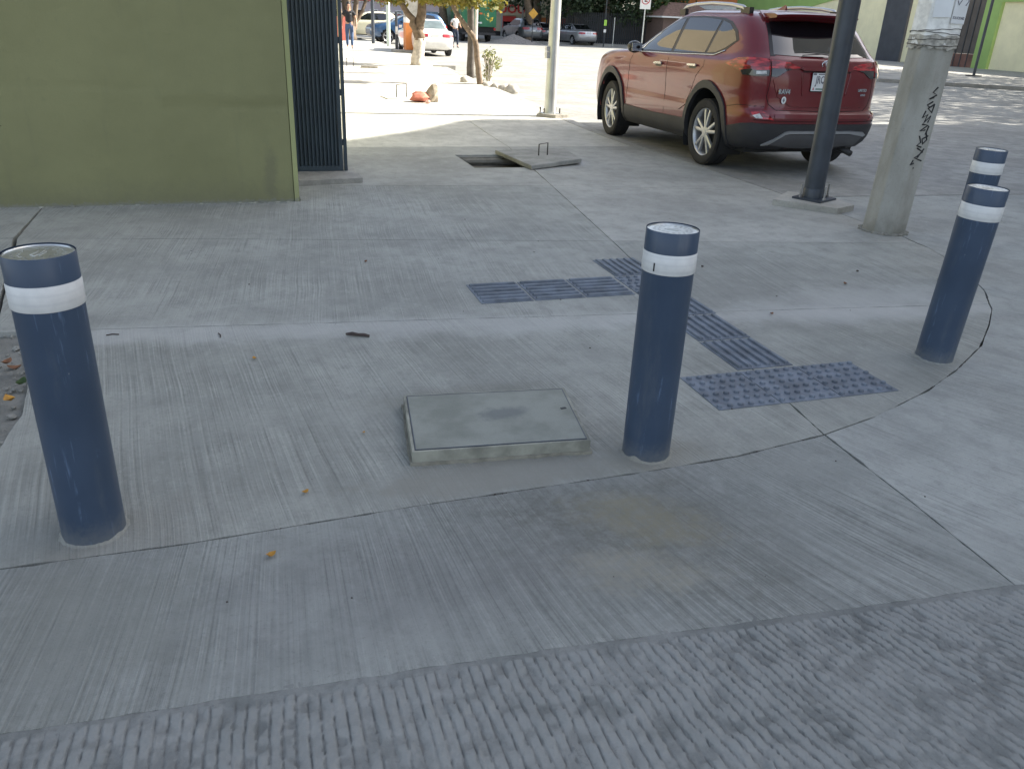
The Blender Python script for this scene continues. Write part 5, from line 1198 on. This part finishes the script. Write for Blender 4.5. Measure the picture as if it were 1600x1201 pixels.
def person(label, loc, rz, hgt, top, jeans, hair_long, step, arms):
    t = empty('person', label, 'person', loc, rz); s = hgt/1.75
    P = lambda x,y,z: (x*s,y*s,z*s)
    hip = (P(0,0,.93), (.155*s,.105*s)); chest = (P(0,.0,1.28), (.17*s,.11*s)); waist = (P(0,0,1.08),(.14*s,.10*s)); sh_ = (P(0,0,1.42), (.13*s,.085*s)); nk = (P(0,-.005,1.50), .055*s); hd = (P(0,-.02,1.585), (.068*s,.075*s)); hd2 = (P(0,-.015,1.68), (.075*s,.09*s)); hd3 = (P(0,-.01,1.735), (.05*s,.06*s))
    body = [[hip, waist, chest, sh_, nk, hd, hd2, hd3]]; jn = [[hip, waist]]; tee = [[(P(0,0,.95),(.165*s,.12*s)),(P(0,0,1.08),(.15*s,.112*s)),(P(0,0,1.28),(.182*s,.122*s)),(P(0,0,1.43),(.14*s,.09*s))]]
    for sx in (-1,1):
        st = step*sx
        kn = P(sx*.10, -st*.6-.02, .50); an = P(sx*.10, -st*1.15+.02, .09); toe = P(sx*.115, -st*1.15-.14, .045); hj = P(sx*.09,0,.86)
        body.append([hip, (hj,.088*s), (kn,.058*s), (an,.042*s), (toe,.035*s)])
        jn.append([hip, (hj,.098*s), (kn,.072*s), (P(sx*.10,-st*1.1+.015,.13),.060*s)])
        el = P(sx*(.27+.02), arms[0]*sx*1.0+.03, 1.14); wr = P(sx*(.27+arms[2]), -.06+arms[1], .93 if arms[1] > -.1 else 1.06); ha = P(sx*(.26+arms[2]), -.09+arms[1], .84 if arms[1] > -.1 else 1.08); sj = P(sx*.19,0,1.405)
        body.append([sh_, (sj,.055*s), (el,.040*s), (wr,.027*s), (ha,(.032*s,.02*s))])
        for q in range(4): body.append([(ha,.0), (P(ha[0]/s+(q-1.5)*.004, ha[1]/s+(q-1.5)*.016, ha[2]/s-.075+abs(q-1.5)*.008), .0085*s)] if False else [(ha,(.032*s,.02*s)), (P(ha[0]/s, ha[1]/s+(q-1.5)*.018, ha[2]/s-.05), .009*s), (P(ha[0]/s-sx*.008, ha[1]/s+(q-1.5)*.019-.005, ha[2]/s-.085+.008*abs(q-1.5)), .007*s)])
        body.append([(ha,(.032*s,.02*s)), (P(ha[0]/s-sx*.012, ha[1]/s-.04, ha[2]/s+.0), .010*s), (P(ha[0]/s-sx*.016, ha[1]/s-.055, ha[2]/s-.03), .008*s)])
        tee.append([(P(0,0,1.43),(.14*s,.09*s)), (P(sx*.19,0,1.41),.072*s), (P(sx*.245,.01,1.27),.062*s)])
        shc = skin_mesh('shoe', [[(P(sx*.10,-st*1.15+.05,.055),.05*s),(P(sx*.107,-st*1.15-.05,.05),.047*s),(P(sx*.115,-st*1.15-.17,.035),.036*s)]], M_SHOE, t)
    b = skin_mesh('body', body, M_SKIN, t, 1)
    skin_mesh('jeans', jn, jeans, t, 1); skin_mesh('shirt', tee, top, t, 1)
    hz = MB().lathe([(.001,.115),(.05,.105),(.085,.06),(.094,.0),(.09,-.05),(.08,-.09)], 18, T(0,.018*s,1.70*s)@Matrix.Diagonal((s*.92,s,s,1)), cap=False)
    hair = hz.build('hair', M_HAIR, t, True)
    if hair_long: MB().tube([P(0,.07,1.66),P(0,.10,1.5),P(0,.11,1.33)], [.08*s,.075*s,.04*s], 10).build('ponytail', M_HAIR, hair, True)
    fc = MB()
    for sx in (-1,1): fc.lathe([(.001,0),(.010,.003),(.001,.006)], 8, T(sx*.03*s,-.107*s,1.645*s, R(90),0,0), cap=False)
    fc.box(-.022*s,.022*s,-.104*s,-.098*s,1.585*s,1.590*s); fc.build('eyes_and_mouth', M_HAIR, b)
    MB().add([P(-.012,-.095,1.608),P(.012,-.095,1.608),P(0,-.122,1.612),P(0,-.095,1.655)], [(0,1,2),(1,3,2),(3,0,2)]).build('nose', M_SKIN, b)
    return t
man = person('man in a black t-shirt and blue jeans walking towards the camera on the sidewalk', (4.62,37.2,.1), R(-8), 1.76, M_TEEB, M_JEAN, False, .16, (.02,-.02,.03))
MB().box(.05,.11,-.135,-.128,1.34,1.36).build('chest_print', M_WHITEP, man)
woman = person('woman in a white top and dark jeans standing on the road beyond the white sedan', (11.25,45.7,0), R(12), 1.68, M_TEEW, M_JEAND, True, .08, (.0,-.13,-.03))

# ---------------------------------------------------------------- background across the road
fs = slab('far_sidewalk', [(10,60.8),(40,57.5),(60,57.5),(60,90),(10,90)], M_PLAIN, None, gap=0, step=0, zf=lambda x,y:.12, thick=.14, jamp=0); tag(fs, kind='structure')
rs = slab('right_sidewalk', [(22.0,25.7),(26.0,22.7),(37.9,14.5),(37.9,60),(31,57.4),(24.6,34)], M_PLAIN, None, gap=0, step=0, zf=lambda x,y:.12, thick=.14, jamp=0); tag(rs, kind='structure')
# green truck
tk = empty('green_truck', 'dark green box truck seen from behind, left of the red shop front', 'truck', (15.85,57.8,0), R(-3))
M_GTR = simple('green truck paint', (.02,.13,.06), .45, var=.15, vscale=2)
MB().box(-1.2,1.2,0,6,.95,3.4).build('box_body', M_GTR, tk); MB().box(-1.18,1.18,-.02,0,.98,3.3).build('rear_door', simple('green truck door',(.025,.17,.08),.5,var=.2,vscale=1.5), tk)
MB().box(-1.1,1.1,.05,8,.5,.93).build('chassis', M_UNDER, tk); MB().box(-1.15,1.15,-.1,.0,.45,.6).build('rear_bumper', M_CLAD, tk); MB().box(-1.1,1.1,6.2,8,.95,2.8).build('cab', M_GTR, tk)
MB().box(-.02,.22,-.03,-.02,1.72,1.82).build('brake_light', simple('orange lens',(.75,.16,.05),.3,var=0), tk); MB().box(1.0,1.15,-.12,-.1,.75,.90).build('brake_light', M_LAMPR, tk); MB().box(-.15,.2,-.035,-.02,1.15,1.25).build('licence_plate', M_PLATE, tk)
MB().box(-.02,.02,-.035,-.02,1.0,3.3).build('door_gap', M_GAP, tk)
for sx in (-.9,.9):
    for y in (1.2,6.8): tyre_wheel(tk, sx, y, .45, .45, .28, .26, 1 if sx>0 else -1, (M_TYRE,M_DARKM,M_DARKM), 5, 0, False)
# gravel pile
gp = []; gf = []
rr_ = 12; nn_ = 28
for j in range(rr_+1):
    for i in range(nn_):
        a = 2*math.pi*i/nn_; q = j/rr_; rad = 1.7*q; z = .60*(1-q)**1.15*(1+.15*mnoise.noise(Vector((math.cos(a)*q*4, math.sin(a)*q*4, 1))))
        gp.append((rad*math.cos(a)*1.15, rad*math.sin(a), z))
for j in range(rr_):
    for i in range(nn_): gf.append((j*nn_+i, j*nn_+(i+1)%nn_, (j+1)*nn_+(i+1)%nn_, (j+1)*nn_+i)[::-1])
o = mesh('gravel_pile', gp, gf, simple('gravel',(.22,.21,.20),.95,var=.4,vscale=12,bump=1.5,bscale=14), None, True); o.location = (18.3,57.6,0); tag(o, 'grey heap of gravel beside the green truck', 'gravel pile')
# red shop
sp_ = empty('shop_building', 'cream and red shop front with large red letters between the dark tree trunks', 'shop', (23.2,74,0), R(-12))
M_CREAM = simple('cream render', (.62,.54,.38), .8, var=.1, vscale=1.2); M_SHOPR = simple('red shop paint', (.55,.05,.04), .6, var=.15, vscale=1.5); M_SHOPO = simple('orange shop paint',(.6,.2,.06),.6,var=.1)
MB().box(-5,6,0,6,0,4.5).build('wall', M_CREAM, sp_)
MB().box(-4.8,5.8,-.12,0,1.8,2.75).build('sign_board', M_CREAM, sp_)
text('OUOU', .95, M_SHOPR, T(-.4,-.14,2.27,R(90),0,0), sp_, 'lettering', .02, .03, 1.1)
for x_, w_, c_ in ((-3.6,1.0,M_SHOPR),(-2.0,1.0,M_SHOPR),(-.2,1.2,M_SHOPR),(1.6,1.0,M_TRIMB),(3.1,1.1,M_SHOPO),(4.6,.8,M_SHOPR)):
    w = MB().box(x_-w_/2,x_+w_/2,-.08,0,.75,1.72).build('window', c_, sp_); MB().box(x_-w_/2+.1,x_+w_/2-.1,-.1,-.08,.85,1.3).build('pane', M_GLASS, w)
MB().box(-4.8,5.8,-.1,0,.0,.5).build('plinth', M_TRIMB, sp_)
for x_ in (-.9,.9,2.4): MB().box(x_-.07,x_+.07,-.9,-.76,0,4).build('column', M_SILV, sp_)
# pale building far left with many small windows
fb = empty('far_building', 'pale grey-pink building with rows of small windows above the white sedan', 'building', (13.5,84,0), R(-4))
M_PINKG = simple('pale pink render', (.50,.44,.46), .8, var=.1, vscale=.7)
MB().box(-6.5,6,0,6,0,9).build('wall', M_PINKG, fb)
for i in range(10):
    for j in range(3):
        w = MB().box(-5.9+i*1.2,-5.1+i*1.2,-.06,0,.9+j*1.5,1.8+j*1.5).build('window', M_WHITEP, fb); MB().box(-5.82+i*1.2,-5.18+i*1.2,-.08,-.06,.98+j*1.5,1.72+j*1.5).build('pane', M_GLASS, w)
MB().box(-6.3,5.8,-.1,0,2.48,2.56).build('ledge', M_SHOPR, fb)
tag(MB().box(-1.1,1.1,0,2.4,0,1.75).box(-1.0,1.0,-.9,0,.3,1.1).build('kiosk', simple('dull blue panel',(.25,.33,.42),.6,var=.3,vscale=1.)), 'dull blue stall beyond the woman', 'stall').location = (12.9,62,0)
st2 = empty('food_stall', 'white-roofed stall with red sides far behind the white sedan', 'stall', (11.6,66,0)); MB().box(-1,1,0,2,0,1.5).build('counter', M_SHOPR, st2); MB().box(-1.3,1.3,-.4,2.4,1.5,1.62).build('roof', M_WHITEP, st2)
ra = tag(MB().box(-.5,.5,-.05,.05,.1,1.2).build('red_board', simple('pink red board',(.6,.16,.12),.6)), 'red board at the left behind the walking man', 'board'); ra.location = (4.95,44.5,.1)
# fence behind the parked cars
fn = empty('iron_fence', 'dark upright-slat fence behind the silver sedan and the trees', 'fence', (22.3,62.3,.1), R(-14))
M_FEN = simple('dark fence paint', (.035,.04,.045), .6, var=.2)
slat = None
for i in range(70):
    if slat is None: slat = MB().box(-.055,.055,-.015,.015,0,2.1).build('slat', M_FEN, fn)
    else: c = slat.copy(); COL.objects.link(c); slat_x = i*.16; c.location = (slat_x,0,0)
MB().box(-.1,11.2,.016,.05,.3,.38).build('rail', M_FEN, fn); MB().box(-.1,11.2,.016,.05,1.7,1.78).build('rail', M_FEN, fn)
# dark wall closing the far side under the trees
bw = empty('back_wall', 'long dark grey boundary wall in the shade under the far trees', 'wall', (20,71,0)); MB().box(8,18,0,.25,0,2.6).build('wall_face', simple('dark grey wall',(.10,.11,.12),.8,var=.3,vscale=1.), bw)
bw2 = empty('boundary_wall', 'shaded brown wall behind the fence, right of the no-parking sign', 'wall', (30,64.5,0)); MB().box(-2.5,9,0,.25,0,2.0).build('wall_face', simple('dark brown wall',(.12,.10,.09),.8,var=.3,vscale=1.), bw2)
# signs
ns = empty('no_parking_sign', 'square white no-parking sign on a thin pole left of the SUV roof', 'sign', (24.85,51.2,0), R(-26))
MB().tube([(0,.02,0),(0,.02,3.4)], .035, 8).build('pole', M_GALV, ns)
MB().box(-.33,.33,-.02,0,2.42,3.30).build('panel', M_WHITEP, ns)
M_SGR = simple('sign red', (.5,.03,.04), .5, var=0)
MB().tube([(.24*math.cos(a*.2618),-.026,2.95+.24*math.sin(a*.2618)) for a in range(25)], .022, 6).tube([(-.17,-.026,3.12),(.17,-.026,2.78)], .018, 6).build('red_ring', M_SGR, ns)
text('E', .36, M_BLACK, T(0,-.022,2.95,R(90),0,0), ns, 'lettering', .001, .008)
ys1 = empty('warning_sign', 'yellow diamond sign among the dark tree trunks', 'sign', (19.35,56.8,0)); MB().tube([(0,.03,0),(0,.03,2.2)], .03, 8).build('pole', M_FEN, ys1)
MB().box(-.24,.24,-.01,.01,-.24,.24,T(0,0,1.9,0,R(45),0)).build('panel', simple('sign yellow',(.55,.30,.04),.5,var=.1), ys1)
gs = empty('green_sign', 'small bright green sign above a small white one on a dark pole', 'sign', (24.65,56.8,0)); MB().tube([(0,.03,0),(0,.03,3)], .05, 8).build('pole', M_FEN, gs)
MB().box(-.10,.10,-.03,-.01,1.35,1.72).build('panel', simple('sign lime',(.35,.62,.08),.5,var=.05), gs); MB().box(-.09,.09,-.03,-.01,.92,1.12).build('panel', M_WHITEP, gs)
thinpole('steel_pole', 'thin pale post right of the small green sign', 25.25,56.6,.03,1.9,M_GALV)
# brown roofed kiosk and orange building behind the SUV roof
kk = empty('roofed_kiosk', 'low brown-roofed kiosk with a white eave behind the SUV windscreen', 'kiosk', (30.9,57.8,0)); MB().box(-1.3,3,0,3,0,2.05).build('wall', simple('kiosk brown',(.16,.11,.09),.8), kk); MB().box(-1.6,3.3,-.3,3.3,2.05,2.15).build('eave', M_WHITEP, kk); MB().add([(-1.6,-.3,2.15),(3.3,-.3,2.15),(3.3,3.3,2.15),(-1.6,3.3,2.15),(-.2,1.5,3.1),(1.9,1.5,3.1)],[(0,1,5,4),(1,2,5),(2,3,4,5),(3,0,4)]).build('roof', simple('brown roof tiles',(.20,.12,.09),.85,var=.3,vscale=6,bump=1), kk)
ob = empty('orange_building', 'orange building with a white front and windows above the SUV roof', 'building', (39.2,70,0), R(-35)); MB().box(-5.5,4,0,8,0,7).build('wall', M_ORG, ob); MB().box(-4.9,3.5,-.1,0,1.7,3.3).build('front_panel', M_WHITEP, ob)
for i in range(5):
    w = MB().box(-4.5+i*1.6,-3.3+i*1.6,-.14,-.1,1.9,3.0).build('window', M_SILV, ob); MB().box(-4.42+i*1.6,-3.38+i*1.6,-.16,-.14,1.98,2.92).build('pane', M_GLASS, w)
# pale wall with green trim along the right street
M_PALE = wallmat('pale yellow render', (.80,.75,.50), (.48,.44,.30)); M_LIMEG = simple('lime green trim', (.29,.44,.13), .7, var=.08, vscale=1.)
gw = empty('arched_wall', 'pale yellow boundary wall with lime green arched trim behind the SUV', 'wall', (38,0,0))
MB().box(0,.3,45.05,62,-.1,4.2).build('wall_face', M_PALE, gw)
def arch_trim(ya, yb, zlow, zmid, y0=None, y1=None):
    y0 = ya if y0 is None else y0; y1 = yb if y1 is None else y1
    v = []; f = []; n = 24
    for i in range(n+1):
        u = i/n; y = ya+(yb-ya)*u; z = min(4.19, zlow+(zmid-zlow)*math.sin(math.pi*(y-y0)/(y1-y0))**.6)
        v += [(-.06,y,z),(-.06,y,4.2),(.0,y,z),(.0,y,4.2)]
    for i in range(n): f += [(4*i,4*i+4,4*i+5,4*i+1),(4*i,4*i+2,4*i+6,4*i+4)]
    mesh('green_trim', v, f, M_LIMEG, gw)
ty = [45.06,48.0,49.3,50.3,51.2,52.2,53.2,54.2,56,58,61.9]; tz = [4.1,3.85,3.62,3.48,3.34,3.16,3.0,2.9,2.88,2.9,2.9]
tv = []; tf = []
for y_, z_ in zip(ty, tz): tv += [(-.06,y_,z_),(-.06,y_,4.2),(.0,y_,z_)]
for i in range(len(ty)-1): tf += [(3*i,3*i+3,3*i+4,3*i+1),(3*i,3*i+2,3*i+5,3*i+3)]
mesh('green_trim', tv, tf, M_LIMEG, gw)
MB().box(-.12,.3,43.0,45.0,-.1,4.2).build('dark_pillar', simple('blue grey pillar',(.06,.065,.075),.7,var=.15,vscale=2), gw)
MB().box(-.0,.3,39.9,42.95,-.1,4.2).build('wall_face', M_PALE, gw)
gg = empty('brown_gate', 'dark brown metal gate with a rusty lower panel beside the lime green pillar', 'gate', (38.1,0,0)); MB().box(0,.1,37.4,41.5,.8,4.2).build('upper_leaf', simple('brown gate paint',(.09,.075,.065),.6,var=.2,vscale=1.), gg); MB().box(-.01,.1,37.4,41.5,.1,.79).build('lower_leaf', simple('rusty gate panel',(.16,.08,.06),.7,var=.3,vscale=2), gg)
for i in range(9): MB().box(-.03,.0,37.6+i*.45,37.66+i*.45,.1,4.2).build('mullion', M_FEN, gg)
gw2 = empty('end_wall', 'pale wall framed by a lime green pillar at the right edge', 'wall', (38,0,0)); MB().box(-.25,.3,36.35,37.35,-.1,4.2).build('green_pillar', M_LIMEG, gw2); MB().box(-.1,.3,22,36.3,-.1,4.2).build('wall_face', M_PALE, gw2); MB().box(-.28,-.11,22,36.34,3.35,4.2).build('green_trim', M_LIMEG, gw2)
pt = thinpole('steel_pole', 'thin dark post on the far sidewalk behind the concrete pole', 29.6,29.0,.06,5,M_DKPOLE)
MB().box(-.22,.22,-.22,.22,.08,.16).build('base_plate', M_REBAR, pt)
M_BUSH = M_LDRK
bs_ = empty('weed', 'small dark weed at the foot of the pale wall', 'weed', (37.75,47.3,.1)); leaves('foliage', [(0,0,.2,.2,.25,.22)], 90, .1, M_LDRK, bs_, seed=77)
# ---------------------------------------------------------------- buildings around the corner, two unseen ones added for shade
blk = empty('shade_block', 'plain pale unseen block across the right-hand road, added to shade the corner', 'building', (18,0,0))  # out of view, added to keep the near corner in shade
M_BLK = simple('pale block render', (.50,.47,.42), .8, var=.08, vscale=.5)
def yzprism(prof, x0, x1, name, mat, parent):
    n = len(prof); v = [(x0,y,z) for y,z in prof]+[(x1,y,z) for y,z in prof]
    return mesh(name, v, [tuple(range(n)), tuple(range(n,2*n))[::-1]]+[(i,n+i,n+(i+1)%n,(i+1)%n) for i in range(n)], mat, parent)
yzprism([(-14,0),(-14,18.5),(8.3,18.5),(8.6,14.0),(9.3,12.4),(10.23,11.69),(11.05,11.02),(11.7,10.65),(12.2,10.35),(12.41,10.0),(12.42,0)], 0, 14, 'wall', M_BLK, blk)  # stepped outline shaped to draw the shadow edge on the walk
for i in range(7):
    for j in range(5):
        w = MB().box(-.08,.0,-12.5+i*3,-11+i*3,1.2+j*3.2,2.8+j*3.2).build('window', M_WHITEP, blk); MB().box(-.1,-.08,-12.4+i*3,-11.1+i*3,1.3+j*3.2,2.7+j*3.2).build('pane', M_GLASS, w)
row = empty('yellow_terrace', 'sunlit yellow terrace house beyond the gate', 'building', (-.7,0,0))
M_YEL = simple('warm yellow render', (.24,.205,.14), .8, var=.1, vscale=.6)
MB().box(-8,0,10.4,34,0,8.0).build('wall', M_YEL, row)
for i in range(6):
    w = MB().box(0,.06,12+i*3.7,13.6+i*3.7,1.0,2.6).build('window', M_WHITEP, row); MB().box(.06,.08,12.1+i*3.7,13.5+i*3.7,1.1,2.5).build('pane', M_GLASS, w)
far = empty('far_shade_block', 'tall plain unseen block behind the pale wall, added to shade the far trees', 'building', (44,60,0)); MB().box(0,16,-7.2,26,0,24).build('wall', M_BLK, far)  # out of view, added to throw shade over the far side
for i in range(6):
    MB().box(-.08,0,-1+i*4.2,1+i*4.2,5,21).build('window_strip', M_GLASS, far)

# ---------------------------------------------------------------- litter on the ground
def leaf(x, y, label, size=.03, mat=M_LEAFD, rz=0, seed=0, group='fallen leaves on the pavement'):
    rr = random.Random(seed); v = []; f = []; n = 9
    for i in range(n):
        u = i/(n-1); w = size*.36*math.sin(math.pi*min(1,u*.97+.03))**.8; zc = .004+.010*(u-.5)**2*4*(size/.03)+.003*rr.random()
        v += [(-size/2+size*u, -w, zc+.5*w), (-size/2+size*u, 0, zc), (-size/2+size*u, w, zc+.45*w)]
    for i in range(n-1):
        for j in (0,1): f.append((3*i+j, 3*i+3+j, 3*i+4+j, 3*i+1+j))
    o = mesh('leaf', v, f, mat, None, True); o.location = (x,y,H(x,y)); o.rotation_euler = (0,0,rz); return tag(o, label, 'leaf', group)
leaf(.10,2.53,'curled yellow leaf on the ramp left of the cover',.028,rz=.6,seed=1)
leaf(-.03,2.185,'orange-tan leaf on the apron below the long crack',.034,rz=.5,seed=2)
leaf(-.04,3.81,'small orange leaf in the middle of the walk left of the twig',.028,rz=2,seed=3)
leaf(.72,5.40,'tiny brown leaf far back on the walk',.03,M_LEAFB,1,4)
leaf(.36,2.93,'small yellow speck of leaf left of the cover',.016,rz=1.2,seed=5)
leaf(2.92,3.9,'dark brown leaf between the right bollard and the crease',.028,M_LEAFB,.3,6)
leaf(3.8,4.35,'dark leaf scrap near the far right bollard',.035,M_LEAFB,1.3,7)
for i, (x,y) in enumerate(((-1.08,3.9),(-1.13,3.98),(-1.03,3.55),(-1.10,3.33),(-1.02,3.72),(-1.2,3.7))):
    leaf(x, y, ('curled brown leaf on the rubble, farthest back','brown leaf overlapping the rearmost curled one','tan leaf on the rubble beside the bollard','yellow-orange leaf nearest on the rubble','greenish leaf on the rubble beside the brown ones','brown leaf half cut by the left edge')[i], .06, (M_LEAFB,M_LEAFB,M_LEAFD,M_LEAFD,M_LGRN,M_LEAFB)[i], i*1.1, 20+i, 'fallen leaves on the rubble')
tw = tag(MB().tube([(-.06,.025,.010),(-.03,.008,.016),(.0,.0,.012),(.03,-.012,.013),(.055,-.022,.009)], [.006,.010,.008,.009,.007], 7, jit=.4).build('twig', M_STICK), 'short dark stick lying on the walk near the crease', 'stick'); tw.location = (.485,4.02,0)
tw = tag(MB().tube([(-.03,.0,.004),(0,.006,.006),(.03,.0,.004)], .003, 5).build('twig', M_STICK), 'thin dry stem just right of the left bollard', 'stick'); tw.location = (-.72,4.28,0)
tw = tag(MB().tube([(-.01,.03,.004),(0,.0,.006),(.0,-.03,.004)], .003, 5).build('twig', M_STICK), 'thin curved stem on the crease of the walk', 'stick'); tw.location = (-.20,4.17,0)
db = MB()
for i in range(60):
    x = random.uniform(-1,5.0); y = random.uniform(1.7,7.0)
    if y < 2.45 or x < 4.2: db.add(*rockpts(x, y, H(x,y)+.001, random.choice((.0015,.002,.003,.005)), 3000+i))
for i in range(260):
    x = random.uniform(-1.1, 5.0); y = arc_y(x)+random.gauss(0,.007)
    db.add(*rockpts(x, y, -.003, random.choice((.0015,.002,.003,.004)), 5000+i))
tag(db.build('grit', M_STICK), kind='stuff')
for i, (x,y) in enumerate(((3.02,4.9),(2.9,5.05),(4.1,4.6))):
    v, f = rockpts(0,0,0,.009,700+i); o = mesh('pebble', v, f, M_STICK, None); o.location = (x,y,.01+H(x,y)); tag(o, ('dark pebble between the concrete pole and the middle bollard','second dark pebble just beyond the first','dark pebble near the farthest bollard')[i], 'pebble')
